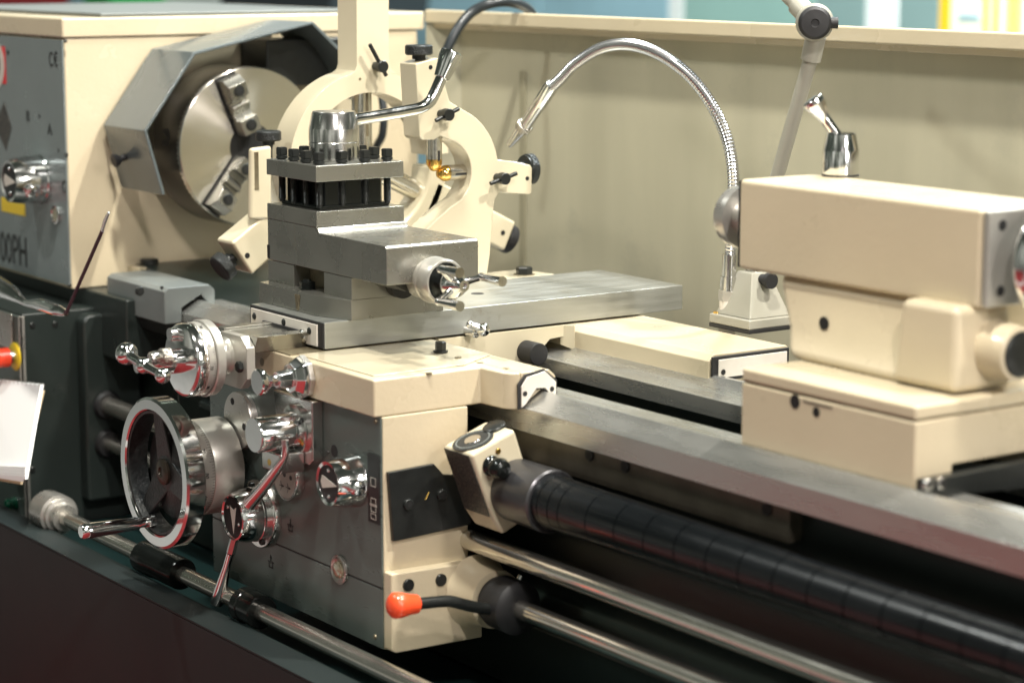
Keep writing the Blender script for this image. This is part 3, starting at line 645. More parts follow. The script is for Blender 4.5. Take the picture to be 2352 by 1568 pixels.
hole(lb2, Vector((cc.x - .008, cc.y - .040, cc.z - .043)), -Y, .0045, m='brass')
bm = N(); yl = cc.y - .046
P = spline([at(655, 1010, y=yl), at(655, 1040, y=yl), at(645, 1063, y=yl - .002), at(610, 1112, y=yl - .004), at(574, 1155, y=yl - .006)], 6)
rr = [.0052 + .0052 * max(0, (i / (len(P) - 1) - .35)) / .65 for i in range(len(P))]
tube(bm, P, rr, 24); obj('feed_lever', bm, 'chrome', cg, smooth=50)
# round flange
q = at(562, 963, y=yq)
bm = N(); lathe(bm, [(0, .0425), (.010, .0425), (.012, .0415)], q, -Y, 64); rf = obj('round_flange', bm, 'satin', cg)
for dx, dz in ((-.014, .026), (.020, -.006), (-.016, -.026)): hole(rf, q + Vector((dx, -.012, dz)), -Y, .0052)
# pull knob
q = at(700, 868, y=YF)
bm = N(); lathe(bm, [(0, .031), (.008, .031)], q + Z * .002, -Y, 8); pk = obj('knob_base', bm, 'satin', cg, .001)
bm = N(); lathe(bm, [(.008, .029), (.014, .0285), (.024, .021), (.0245, .014), (.045, .012)], q + Z * .002, -Y, 8); obj('knob_cone', bm, 'chrome', pk, .001)
bm = N(); lathe(bm, [(.040, .009), (.050, .007), (.058, .010), (.064, .016), (.068, .0185), (.073, .0185), (.075, .0165), (.075, .0001)], q + Z * .002, -Y, 40, caps=False); obj('pull_knob', bm, 'chrome', pk)
# handwheel
XW, ZW = -.108, -.4415
hw = N()
DRR = .0705
lathe(hw, [(0, DRR - .002), (.001, DRR), (.046, DRR), (.0475, DRR - .001)], (XW, -.103, ZW), -Y, 96); dr = obj('graduated_drum', hw, 'alum', cg)
bm = N(); lathe(bm, [(.0475, DRR - .0025), (.0485, DRR - .0015), (.072, DRR - .0015), (.0735, DRR - .003)], (XW, -.103, ZW), -Y, 96); obj('scale_ring', bm, 'alum', dr)
bm = N(); lathe(bm, [(-.02, .03), (.002, .03)], (XW, -.103, ZW), -Y, 40); obj('hub_shaft', bm, 'satin', dr)
ticks(dr, XW, ZW, -.1512, DRR - .0015, 100, -.004, -.007, .00025)
for i_, s_ in enumerate(('60', '70', '80', '90', '100', '110', '120', '10', '20', '30', '40', '50')):
    a = R(62 - 30 * i_); u = Vector((math.cos(a), 0, math.sin(a))); t = Vector((-math.sin(a), 0, math.cos(a)))
    text(s_, .0085, Vector((XW, -.1645, ZW)) + u * (DRR - .0013), -t, Y, 'ink', dr, 'scale_number')
RW = .1104; yb0 = -.186; yf0 = -.216
bm = N(); prof = [(-yb0, .089), (-yb0, RW - .002), (-yb0 + .002, RW), (-yf0 - .003, RW + .0002), (-yf0, RW - .0035), (-yf0, .0935), (-yf0 - .002, .0915), (-yb0 + .006, .089), (-yb0, .089)]
lathe(bm, prof, (XW, 0, ZW), -Y, 128, caps=False); whl = obj('handwheel_rim', bm, 'chrome', cg, smooth=28)
bm = N(); lathe(bm, [(-yb0 - .003, .0880), (-yf0 - .003, .0905), (-yf0 - .0035, .0870), (-yb0 - .003, .0855), (-yb0 - .003, .0880)], (XW, 0, ZW), -Y, 96, caps=False)
obj('rim_inside', bm, 'cast', whl)
bm = N()
lathe(bm, [(.0, .074), (.004, .075), (.010, .070), (.014, .046), (.020, .024)], (XW, -.1770, ZW), -Y, 48)
for ang in (98, 228, 345):
    a = R(ang); u = Vector((math.cos(a), 0, math.sin(a))); t = Vector((-math.sin(a), 0, math.cos(a)))
    c = Vector((XW, -.190, ZW))
    def W(r, h, y): return c + u * r + t * h + Y * y
    hexa(bm, [W(.01, -.024, -.006), W(.01, .024, -.006), W(.01, .024, .009), W(.01, -.024, .009)], [W(.0895, -.013, -.012), W(.0895, .013, -.012), W(.0895, .013, .001), W(.0895, -.013, .001)])
obj('spokes', bm, 'cast', whl, .003, 3)
bm = N(); lathe(bm, [(0, .019), (.004, .019), (.006, .016), (.0065, .008), (.004, .007)], (XW, -.1975, ZW), -Y, 32); obj('hub_cap', bm, 'oilcap', whl)
a = R(236); hp = Vector((XW + .098 * math.cos(a), yf0, ZW + .098 * math.sin(a)))
hp = at(341, 1197, y=yf0); 
bm = N(); lathe(bm, [(-.01, .0085), (.002, .0085), (.004, .0075), (.016, .0075), (.0165, .0095), (.090, .0115), (.104, .0108), (.107, .0085)], hp, -Y, 32); obj('crank_handle', bm, 'chrome', whl, smooth=40)
# black plate on the apron side
xs = .3155
bm = N(); prism(bm, [at(a, b, x=xs) for a, b in ((886, 1083), (991, 1063), (1003, 1076), (1012, 1087), (1060, 1090), (1078, 1120), (1080, 1171), (1075, 1202), (898, 1241))], (.007, 0, 0)); sp_ = obj('side_plate', bm, 'cast' if False else 'black', cg, .001)
for a, b in ((938, 1158), (1015, 1136)): capscrew(sp_, at(a, b, x=xs + .009), X, .0075)
q = at(981, 1138, x=xs + .0075); bm = N(); tube(bm, [q + Vector((0, -.003, -.005)), q + Vector((0, .003, .005))], .0012, 8); obj('brass_pin', bm, 'brass', sp_)
# rod bracket
bp = [(885, 1321), (1087, 1289), (1096, 1310), (1108, 1326), (1108, 1463), (910, 1500), (888, 1497)]
A = [at(a, b, x=.335) for a, b in bp]; A[0].y = YA - .001; A[-1].y = YA - .001
bm = N(); prism(bm, A, (-.0195, 0, 0)); rb = obj('rod_bracket', bm, 'cream', cg, .0025)
for a, b in ((938, 1343), (1013, 1331)): capscrew(rb, at(a, b, x=.336), X, .0085)
RA = (.05, -.4893); RD = (.05, -.5586)
bm = N(); lathe(bm, [(0, .052), (.012, .044), (.05, .040)], (.333, RD[0], RD[1]), X, 48); obj('bracket_boss', bm, 'cream', cg)
# control pod
xp = .415
pp = [(1080, 1044), (1183, 984), (1209, 1066), (1207, 1195), (1156.5, 1229), (1130, 1190)]
A = [at(a, b, x=xp) for a, b in pp]
bm = N(); prism(bm, A, (-.068, 0, 0)); pod = obj('control_pod', bm, 'creamg', cg, .006, 3)
bm = N(); q = at(1100, 1060, x=.345); cyl(bm, Vector((.30, q.y + .005, q.z)), Vector((.37, q.y + .02, q.z)), .024, .024); obj('pod_arm', bm, 'creamg', cg)
tn = (A[1] - A[0]).normalized(); nrm = tn.cross(X).normalized()
if nrm.z < 0: nrm = -nrm
tc_ = A[0] + tn * .028 - X * .032 + nrm * .0003
bm = N(); lathe(bm, [(0, .0285), (.0012, .0285), (.0016, .026), (.0016, .0001)], tc_, nrm, 48, caps=False); tg = obj('round_gauge', bm, 'ink', pod)
bm = N(); lathe(bm, [(.0017, .012), (.003, .011), (.003, .0001)], tc_, nrm, 32, caps=False); obj('gauge_centre', bm, 'chromes', tg)
bm = N(); lathe(bm, [(.0017, .024), (.0021, .024), (.0021, .0225), (.0017, .0225)], tc_, nrm, 32, caps=False); obj('gauge_ring', bm, 'greyblk', tg)
tc2 = A[0] + tn * .066 - X * .034 + nrm * .0003
bm = N(); lathe(bm, [(-.002, .016), (.003, .016), (.005, .013), (.005, .0001)], tc2, nrm, 32, caps=False); obj('small_gauge', bm, 'black', pod)
dv = (A[5] - A[0]); n2 = dv.cross(X).normalized()
if n2.y > 0: n2 = -n2
f0 = A[0] + dv * .02 + n2 * .0004; f1 = A[0] + dv * .98 + n2 * .0004
bm = N(); hexa(bm, [f0 - X * .003, f0 - X * .062, f1 - X * .062, f1 - X * .003], [f0 - X * .003 + n2 * .001, f0 - X * .062 + n2 * .001, f1 - X * .062 + n2 * .001, f1 - X * .003 + n2 * .001]); obj('text_plate', bm, 'rows', pod)
q = at(1128, 1069, x=xp)
bm = N(); lathe(bm, [(0, .014), (.004, .012), (.006, .0095), (.012, .0095), (.013, .0135), (.022, .0145), (.029, .0115), (.032, .006)], q, X, 32); obj('joystick_button', bm, 'oily', pod, label='dark domed push button')
for a, b in ((1144, 1036), (1179, 1139)): slotscrew(pod, at(a, b, x=xp), X, .0045, 'brass')

# ================================================================ cross slide
cs = thing('cross_slide', 'long ground steel cross slide table lying across the saddle', 'cross slide', (-.017, .28, -.2496))
bm = N(); box(bm, -.1246, .0897, -.0411, .605, -.2490, -.2110); csb = obj('table', bm, 'steely', cs, .0009)
bm = N(); box(bm, -.1235, .0887, -.0436, -.0413, -.2485, -.2118); cr_ = obj('wiper_rubber', bm, 'rubber', cs, .0006)
def xz(px_, py_, y=-.0458): return at(px_, py_, y=y)
y1_ = -.0440
bm = N(); box(bm, -.1170, .0755, y1_ - .0022, y1_ + .0003, -.2465, -.2155); wpl = obj('wiper_plate', bm, 'white', cs, .0005)
for a, b in ((-.106, -.2265), (-.018, -.2238), (.0555, -.2265)): slotscrew(wpl, (a, y1_ - .0022, b), -Y, .0052)
bm = N(); lathe(bm, [(0, .0105), (.005, .0105), (.007, .0085)], (.040, y1_ - .002, -.2365), -Y, 28); sl = obj('gib_screw', bm, 'chromes', cs)
bm = N(); box(bm, .031, .049, y1_ - .0105, y1_ - .0088, -.2376, -.2354); obj('slot', bm, 'hole', sl)
bm = N(); box(bm, -.076, .033, y1_ - .006, y1_ - .0022, -.2455, -.2285); obj('slot_rubber', bm, 'rubber', cs, .0006)
bm = N(); q = at(1097, 674, z=-.2109); lathe(bm, [(0, .010), (.0003, .010)], q, Z, 24); obj('oil_hole', bm, 'hole', cs)
# little lock lever on the side
q = at(1075, 762, x=.0897)
bm = N(); lathe(bm, [(0, .0085), (.022, .0080), (.024, .006)], q + Z * .002, X, 24); ll = obj('lock_lever', bm, 'chromes', cs)
qa = at(1078, 745, x=.115); qb = at(1110, 757, x=.122)
bm = N(); ball(bm, qa, .0055, 20); ball(bm, qb, .0102, 24); tube(bm, [qa, qb], [.0045, .0065], 18); obj('lever_ball', bm, 'chrome', ll, smooth=60)

# ================================================================ compound slide
cp = thing('compound_slide', 'square ground steel compound slide with small three arm handwheel', 'compound slide', (-.02, .076, -.2106))
BX, XE, DY = -.1457, .1896, .1526
bm = N(); box(bm, BX, .0003, 0, .1486, -.0882, -.0659); obj('top_pad', bm, 'steel', cp, .0008)
bm = N(); prism(bm, [(BX, 0, -.1498), (XE, 0, -.1503), (XE, 0, -.0990), (XE - .0035, 0, -.0955), (.006, 0, -.0955), (.002, 0, -.0885), (BX, 0, -.0885)], (0, DY, 0)); obj('upper_slide', bm, 'steel', cp, .0014)
# gib cover plate, faint
a = at(648, 516, y=0); b = at(684, 565, y=0); bm = N(); box(bm, -.1115, -.064, -.0006, .0005, -.1225, -.0905); obj('gib_plate', bm, 'steel', cp, .0002)
bm = N(); box(bm, BX - .0008, BX + .006, -.0007, .004, -.148, -.128); obj('side_notch', bm, 'hole', cp)
# lower slide: two pillars, recess and foot
xl, xr_ = at(675, 640, y=0).x, at(744, 640, y=0).x
bm = N(); prism(bm, [(BX, 0, -.1506), (xl, 0, -.1506), (xl, .028, -.1506), (xr_, .028, -.1506), (xr_, 0, -.1506), (.0957, 0, -.1506), (.0957, .154, -.1506), (BX, .154, -.1506)], (0, 0, -.0310)); obj('swivel_base', bm, 'steel', cp, .0006)
bm = N(); box(bm, xl + .0005, xr_ - .0005, .0265, .0278, -.1812, -.151); obj('recess_back', bm, 'resin', cp)
bm = N(); A = [(-.1457, .0, -.1816), (-.136, -.0215, -.1816), (.030, -.0215, -.1816), (.0957, -.0005, -.1816), (.0957, .1545, -.1816), (-.1457, .1545, -.1816)]
B = [(p[0], p[1], -.2106) for p in A]; A = [(p[0] * .998, p[1] + (.0 if p[1] > -.01 else .001), -.1816) for p in A]
hexa(bm, A, B); obj('foot', bm, 'steel', cp, .0008)
q = at(706, 664, z=-.1816)
bm = N(); lathe(bm, [(0, .013), (.002, .013), (.0021, .0115), (.011, .0115), (.012, .0095)], q, Z, 6); nt_ = obj('clamp_nut', bm, 'oily', cp)
bm = N(); cyl(bm, q + Z * .012, q + Z * .015, .0065, .006, 20); obj('stud', bm, 'oily', nt_)
q = at(683, 700, y=-.0218); bm = N(); prism(bm, [(q.x - .007, -.0222, -.186), (q.x + .007, -.0222, -.186), (q.x + .0035, -.0222, -.209), (q.x - .0025, -.0222, -.209)], (0, .001, 0)); obj('scale_mark', bm, 'resin', cp)
# dovetail end visible under the slide
bm = N(); prism(bm, [(.0962, .020, -.1512), (.0962, .134, -.1512), (.0962, .110, -.1640), (.0962, .044, -.1640)], (.075, 0, 0)); obj('lower_dovetail', bm, 'black', cp, .0005)
bm = N(); cyl(bm, (.0962, .077, -.162), (.112, .077, -.162), .022, .022, 40); obj('screw_recess', bm, 'hole', cp)
# end bracket and dial
ca = Vector((XE + .0008, .072, -.1465))
bm = N(); lathe(bm, [(-.022, .029), (-.002, .030), (.008, .0330), (.010, .0330), (.012, .032)], ca, X, 64); fl_ = obj('end_flange', bm, 'alum', cp)
bm = N(); lathe(bm, [(.0125, .0322), (.0135, .0326), (.036, .0318), (.038, .0305), (.038, .0280), (.0362, .0275)], ca, X, 64, caps=False); cd_ = obj('compound_dial', bm, 'alum', cp)
bm = N(); lathe(bm, [(.0362, .0275), (.031, .0190), (.031, .0001)], ca, X, 48, caps=False); obj('dial_recess', bm, 'oily', cd_)
bm = N(); lathe(bm, [(.031, .0145), (.044, .0150), (.050, .0195), (.058, .0205), (.066, .0175), (.072, .011), (.080, .0085), (.084, .008), (.084, .0045), (.080, .004)], ca, X, 48); cw_ = obj('crank_hub', bm, 'chrome', cp)
hc = ca + X * .066
for ang, lb_ in ((12, 1), (212, 1), (140, .9)):
    a = R(ang); u = Vector((0, math.cos(a), math.sin(a)))
    e0 = hc + u * .012; e1 = hc + u * .038 + X * .004
    bm = N(); tube(bm, [e0, (e0 + e1) / 2, e1], [.0055, .0045, .0045], 16); ball(bm, e1, .0062, 16)
    cyl(bm, e1, e1 + X * .052 * lb_, .0052, .0072, 24); obj('crank_arm', bm, 'chrome', cw_, smooth=45)

# ================================================================ tool post
tp_ = thing('tool_post', 'four way square tool post with chrome hub and long clamping lever', 'tool post', (-.073, .0743, -.0659))
bm = N(); box(bm, -.1457, 0, 0, .1486, -.0232, 0); obj('clamp_plate', bm, 'steel', tp_, .0009)
bm = N(); A = []
s0, s1 = .021, .1247
prism(bm, [(-.1457 + .019, s0 + .006, -.0660), (-.1457 + .025, s0, -.0660), (-.026, s0, -.0660), (-.020, s0 + .006, -.0660), (-.020, s1 - .004, -.0660), (-.026, s1 + .002, -.0660), (-.1457 + .025, s1 + .002, -.0660), (-.1457 + .019, s1 - .004, -.0660)], (0, 0, .0426)); obj('core', bm, 'oily', tp_, .001)
bm = N(); box(bm, -.1457 + .016, -.016, .015, .134, -.0659, -.0600); obj('lower_flange', bm, 'oily', tp_, .002)
pos = []
for i in range(4):
    for j in range(4):
        if i in (0, 3) or j in (0, 3): pos.append((-.128 + i * .0362, .0165 + j * .0385))
bm = N()
h = .0064
hexa(bm, [(-h, -h, .0055), (h, -h, .0055), (h, h, .0055), (-h, h, .0055)], [(-h, -h, .0178), (h, -h, .0178), (h, h, .0178), (-h, h, .0178)])
bmesh.ops.bevel(bm, geom=[e for e in bm.edges], offset=.0012, segments=2, affect='EDGES')
pr = []
zz = -.0235
k = 0
while zz > -.058:
    pr += [(zz, .0058), (zz - .0009, .0050)]; zz -= .0018; k += 1
pr += [(-.0585, .0044), (-.0625, .0044)]
lathe(bm, pr[::-1] + [(-.001, .0058), (.0014, .0066), (.0014, .0086), (.0052, .0086), (.0058, .0066)], (0, 0, 0), Z, 16)
ms = obj('set_screw', bm, 'black', tp_)
ms.location = Vector((pos[0][0], pos[0][1], 0)) ; 
# geometry was built about the world origin, the part origin is the post's: undo the shift
ms.location = Vector((pos[0][0], pos[0][1], 0)) + Vector((0, 0, 0))
for i, p in enumerate(pos):
    o = ms if i == 0 else ms.copy()
    if i: C.objects.link(o); o.parent = tp_
    o.location = Vector((p[0], p[1], 0)); o.rotation_euler = (0, 0, 0)
# rotate heads a little: done on copies of the mesh so that the shift above stays simple
hcn = Vector((-.0735, .0743, 0))
bm = N(); lathe(bm, [(.0002, .0372), (.0265, .0372), (.0272, .0366)], hcn, Z, 64); obj('hub_collar', bm, 'chromes', tp_)
bm = N(); lathe(bm, [(.0274, .0368), (.0280, .0372), (.0465, .0372), (.0472, .0370), (.0690, .0328), (.0715, .0312), (.0715, .0001)], hcn, Z, 64, caps=False); hub = obj('hub', bm, 'chromes', tp_, smooth=30)
xa_ = -.066
P = [at(808, 276, x=xa_), at(860, 268, x=xa_), at(930, 256, x=xa_), at(968, 247, x=xa_), at(987, 234, x=xa_), at(998, 215, x=xa_), at(1014, 178, x=xa_)]
Q = [P[0], P[1], P[2], P[3]] + spline([P[3], P[4], P[5]], 6)[1:] + [P[6]]
Q = spline(P, 8)
bm = N(); tube(bm, Q, .0090, 24); la = obj('lever', bm, 'chrome', tp_, smooth=60)
g0, g1 = at(1013, 181, x=xa_), at(1038, 121, x=xa_)
gd_ = (g1 - g0).normalized(); GL = (g1 - g0).length
bm = N(); lathe(bm, [(0, .0095), (.001, .0122), (GL * .5, .0152), (GL * .9, .0184), (GL * .97, .0182), (GL, .0160)], g0, gd_, 40); obj('grip', bm, 'chrome', la, smooth=30)

# ================================================================ steady rest
XSF = -.34
sr = thing('steady_rest', 'cream steady rest ring with tall top column standing beside the chuck', 'steady rest', (XSF - .03, .3, -.29))
TH = .060
def seg(o, i, a0, a1, n=20, x=XSF): return arc(AY, AZ, o, a0, a1, n, x) + arc(AY, AZ, i, a1, a0, n, x)
# upper half ring + column
a_l = 180; 
yl0, yl1 = at(787, 150, x=XSF).y, at(893, 150, x=XSF).y
ring = arc(AY, AZ, .151, 176, 109, 18, XSF)
col = [at(806, 171, x=XSF), at(816, 163, x=XSF), at(820, 150, x=XSF), at(819, -60, x=XSF), at(893, -60, x=XSF), at(893, 130, x=XSF), at(897, 158, x=XSF), at(912, 172, x=XSF)]
right = arc(AY, AZ, .151, 74, 4, 18, XSF)
inner = arc(AY, AZ, .116, 4, 176, 36, XSF)
bm = N(); prism(bm, ring + col + right + inner, (-TH, 0, 0)); up_ = obj('upper_arch', bm, 'creamg', sr, .007, 3)
# lower ring and foot
bm = N(); lower = arc(AY, AZ, .152, 184, 250, 14, XSF) + [Vector((XSF, .20, -.2805)), Vector((XSF, .42, -.2805))] + arc(AY, AZ, .152, 290, 356, 14, XSF) + arc(AY, AZ, .116, 356, 184, 40, XSF)
prism(bm, lower, (-TH, 0, 0)); obj('lower_ring', bm, 'creamg', sr, .006, 3)
# left clamp boss with slot and knob
b0 = [at(a, b, x=XSF + .004) for a, b in ((577, 341), (625, 335), (625, 505), (575, 505))]
bm = N(); hexa(bm, b0, [p - X * .012 for p in b0]); lbx = obj('clamp_boss', bm, 'creamg', sr, .005, 3)
q0, q1 = at(584, 350, x=XSF + .0045), at(595, 436, x=XSF + .0045)
bm = N(); box(bm, XSF + .0035, XSF + .0048, q0.y, q1.y, q1.z, q0.z); obj('slot', bm, 'resin', lbx)
def tknob(parent, c, d, r, h, nr, nl, m='knurlk', nm='clamp_knob'):
    bm = N(); lathe(bm, [(-.02, nr * .6), (nl * .4, nr * .6), (nl * .4, nr), (nl, nr)], c, d, 32); kk_ = obj('knob_stem', bm, 'black', parent)
    c2 = Vector(c) + Vector(d).normalized() * nl
    bm = N(); lathe(bm, [(0, r * .9), (.002, r), (h - .002, r), (h, r * .9), (h - .001, r * .6)], c2, d, 48); obj(nm, bm, m, kk_, smooth=30)
    return kk_
kc_ = at(617, 338, x=XSF - .02)
tknob(sr, kc_, Z, .0205, .016, .010, .010)
# lower-left finger housing
h0 = [at(a, b, x=XSF + .002) for a, b in ((532, 558), (620, 485), (660, 560), (580, 632))]
bm = N(); hexa(bm, h0, [p - X * .055 for p in h0]); lh = obj('finger_housing', bm, 'creamg', sr, .005, 3)
hole(lh, at(568, 587, x=XSF + .002), X, .0045)
hd = ((h0[0] + h0[3]) / 2 - (h0[1] + h0[2]) / 2).normalized(); hcen = (h0[0] + h0[3]) / 2 - X * .0275
tknob(sr, hcen, hd, .0235, .018, .0125, .014)
# lower right finger housing
g0_ = [at(a, b, x=XSF) for a, b in ((1172, 492), (1172, 505), (1142, 580), (1090, 520), (1110, 470))]
ur = Vector((0, math.cos(R(-32)), math.sin(R(-32)))); vr = Vector((0, -math.sin(R(-32)), math.cos(R(-32)))); c0 = Vector((XSF, AY, AZ))
_e = at(1150, 540, x=XSF - .03); ur = Vector((0, _e.y - AY, _e.z - AZ)); RE = ur.length; ur.normalize(); vr = X.cross(ur)
A = [c0 + ur * .13 - vr * .028, c0 + ur * RE - vr * .027, c0 + ur * RE + vr * .027, c0 + ur * .13 + vr * .028]
bm = N(); hexa(bm, A, [p - X * .055 for p in A]); rh = obj('finger_housing', bm, 'creamg', sr, .005, 3)
hole(rh, c0 + ur * (RE - .018), X, .0045)
tknob(sr, c0 + ur * RE - X * .0275, ur, .0255, .018, .0235, .003, m='rubber')
def finger(parent, c, d, L, r=.0125, m='bar', tip=True):
    """rod from c inward along d"""
    bm = N(); lathe(bm, [(0, r), (L, r)], c, d, 32); f = obj('finger', bm, m, parent)
    if tip:
        bm = N(); lathe(bm, [(L + .0002, r), (L + .008, r), (L + .017, r * .55), (L + .019, r * .2)], c, d, 32); obj('brass_tip', bm, 'brass', f)
    return f
cm = c0 - X * .0275
for a_, b_ in ((799, 178),): hole(up_, at(a_ + 28, b_ + 4, x=XSF), X, .0022, m='resin')
f1 = finger(sr, cm + Z * .118, -Z, .098, .0165, tip=False)
bm = N(); p = cm + Z * .118; box(bm, cm.x + .0145, cm.x + .0170, cm.y - .002, cm.y + .003, cm.z + .045, cm.z + .118); obj('key_slot', bm, 'resin', f1)
f2 = finger(sr, cm + ur * .118, -ur, .075, .0165, tip=False)
ul = Vector((0, math.cos(R(212)), math.sin(R(212)))); finger(sr, cm + ul * .118, -ul, .08, .0165, tip=False)
def tscrew(parent, c, d, bar, Lb, off=0, r=.0095, L=.026):
    bm = N(); lathe(bm, [(0, r * .72), (L * .5, r * .72), (L * .5, r), (L * .97, r), (L, r * .92)], c, d, 28); s_ = obj('clamp_screw', bm, 'black', parent)
    cc_ = Vector(c) + Vector(d).normalized() * L * .72; b_ = Vector(bar).normalized()
    bm = N(); cyl(bm, cc_ + b_ * (off - Lb / 2), cc_ + b_ * (off + Lb / 2), .0034, .0034, 16); obj('tommy_bar', bm, 'black', s_, .0006)
    return s_
q = at(862, 152, x=XSF); tscrew(sr, q, X, at(847, 112, x=XSF) - at(882, 178, x=XSF), .060, .012)

# ================================================================ follow rest
XF = -.128
fr = thing('follow_rest', 'cream C shaped follow rest with two brass tipped fingers on the saddle', 'follow rest', (XF - .024, .42, -.21))
FT = .047
p2 = [(955, 147), (1006, 133), (1020, 160), (1024, 200), (1034, 234), (1049, 243)]
outer = [at(a, b, x=XF) for a, b in p2] + arc(AY, AZ, .106, 63, 12, 10, XF)[1:]
arm = [at(a, b, x=XF) for a, b in ((1144, 367), (1180, 371), (1218, 379), (1223, 386), (1222, 442), (1219, 447), (1180, 445), (1147, 443), (1138, 457))]
leg = [at(a, b, x=XF) for a, b in ((1133, 487), (1126, 584), (1119, 632))]
zl = -.2100
legb = [Vector((XF, leg[-1].y, zl)), Vector((XF, leg[-1].y - .15, zl)), Vector((XF, leg[-1].y - .15, -.165))]
inn = [at(a, b, x=XF) for a, b in ((981, 525), (1010, 498), (1036, 475), (1060, 458))]
innarc = arc(AY, AZ, .0545, -25, 72, 16, XF)
hb2 = [at(a, b, x=XF) for a, b in ((1012, 313), (998, 322), (970, 322), (964, 315))]
bm = N(); prism(bm, outer + arm + leg + legb + inn + innarc + hb2, (-FT, 0, 0)); bod = obj('body', bm, 'creamg', fr, .005, 3)
cf = Vector((XF - FT / 2, AY, AZ))
zt_ = at(980, 140, x=XF).z
# finger down, finger from the right
finger(fr, Vector((cf.x, AY, at(990, 322, x=XF - .02).z + .01)), -Z, .040, .0125)
finger(fr, Vector((cf.x, AY + .0545, AZ - .001)), -Y, .030, .0125)
bm = N(); box(bm, cf.x + .0115, cf.x + .0127, AY - .001, AY + .003, AZ + .020, AZ + .036); obj('key_slot', bm, 'hole', bod)
bm = N(); box(bm, cf.x + .0117, cf.x + .0127, AY + .032, AY + .053, AZ - .0045, AZ - .0005); obj('key_slot', bm, 'hole', bod)
tt = at(962, 139, x=cf.x); tknob(fr, Vector((cf.x, at(962, 130, x=cf.x).y, zt_ - .002)), Z, .0215, .0155, .0105, .010)
tknob(fr, Vector((cf.x, at(1219, 415, x=cf.x + .02).y, AZ - .003)), Y, .0245, .014, .0225, .004, m='knurlk')
hole(bod, at(989, 155, x=XF), X, .0035); hole(bod, at(1211, 410, x=XF), X, .0035)
tscrew(fr, at(1012, 262, x=XF), X, at(1048, 241, x=XF) - at(985, 274, x=XF), .046)
tscrew(fr, at(1141, 408, x=XF), X, at(1186, 391, x=XF) - at(1117, 418, x=XF), .052)
# base plate and its bolt
bm = N(); ya = at(1120, 634, x=XF).y
A = [(XF, ya - .14, -.2185), (XF, .515, -.2185), (XF - .075, .50, -.2185), (XF - .075, ya - .14, -.2185)]
prism(bm, A, (0, 0, .0075)); bpl = obj('base_plate', bm, 'creamg', fr, .001)
bm = N(); prism(bm, [(XF, ya - .14, -.2520), (XF, .500, -.2520), (XF - .07, .50, -.2520), (XF - .07, ya - .14, -.2520)], (0, 0, .0333)); obj('riser', bm, 'creamg', fr, .001)
q = at(1204, 630, z=-.211)
bm = N(); lathe(bm, [(0, .018), (.0006, .018), (.0007, .0001)], q, Z, 32, caps=False); obj('washer', bm, 'resin', fr)
bm = N(); hexnut(bm, q + Z * .001, Z, .0135, .0115); obj('base_bolt', bm, 'black', fr)

# ================================================================ tailstock
ts = thing('tailstock', 'big cream tailstock with chrome clamp lever at the right', 'tailstock', (.93, .27, -.285))
TY0, TY1 = .238, .366
tx0 = at(1696, 500, y=TY0).x; tx1 = at(2251, 600, y=TY0).x
tz1 = at(1696, 411, y=TY0).z; tz0 = at(1693, 617, y=TY0).z
bm = N(); box(bm, tx0, tx1, TY0, TY1, tz0, tz1); tb = obj('barrel_housing', bm, 'cream', ts, .006, 3)
bm = N(); lathe(bm, [(-.01, .026), (.056, .026), (.057, .0405), (.066, .0410), (.067, .0400), (.076, .0395), (.083, .035), (.085, .020), (.07, .013)], (tx0 - .002, (TY0 + TY1) / 2, AZ + .001), -X, 64); obj('quill', bm, 'satin', ts, smooth=25)
bm = N(); box(bm, tx0 - .0025, tx0 - .0003, TY0 + .002, TY1 - .002, tz0 + .002, tz1 - .002); obj('end_gasket', bm, 'rubber', ts)
# neck: waisted body
n0 = at(1790, 635, y=.245).x; n1 = at(2180, 715, y=.245).x
zb_ = at(1745, 860, y=.2).z
YT = .13
bx0 = at(1702, 940, y=YT).x; bx1 = at(2102, 1000, y=YT).x
bz1 = at(1701, 843, y=YT).z; bz0 = -.2815; zsm = at(1704, 876, y=YT).z
n0 = at(1778, 633, y=.245).x; n1 = at(2180, 715, y=.245).x; n2_ = at(1816, 806, y=.225).x
A = [(n0, .245, tz0 + .002), (n1 - .01, .245, tz0 + .002), (n1 - .01, .40, tz0 + .002), (n0, .40, tz0 + .002)]
B = [(n0 * .45 + n2_ * .55, .236, bz1 + .035), (n1 - .02, .236, bz1 + .035), (n1 - .02, .46, bz1 + .035), (n0 * .45 + n2_ * .55, .37, bz1 + .035)]
Cc = [(n2_, .215, bz1 - .001), (n1 + .012, .205, bz1 - .001), (n1 + .012, .445, bz1 - .001), (n2_, .42, bz1 - .001)]
bm = N(); a_, b_, c_ = [[bm.verts.new(p) for p in L] for L in (A, B, Cc)]
bm.faces.new(a_[::-1]); bm.faces.new(c_)
for L1, L2 in ((a_, b_), (b_, c_)):
    for i in range(4): bm.faces.new((L1[i], L1[(i + 1) % 4], L2[(i + 1) % 4], L2[i]))
nk = obj('neck', bm, 'cream', ts, .016, 5)
r0 = at(2057, 700, y=.205).x; r1 = at(2180, 720, y=.205).x
A = [(r0, .212, tz0 + .004), (r1 + .005, .212, tz0 + .004), (r1 + .005, .30, tz0 + .004), (r0, .30, tz0 + .004)]
B = [(r0 - .004, .205, bz1 + .002), (r1 + .012, .205, bz1 + .002), (r1 + .012, .30, bz1 + .002), (r0 - .004, .30, bz1 + .002)]
bm = N(); hexa(bm, A, B); obj('rib', bm, 'cream', ts, .01, 4)
bm = N(); box(bm, bx0, bx1, YT, .45, zsm + .0008, bz1); obj('upper_base', bm, 'cream', ts, .004, 3)
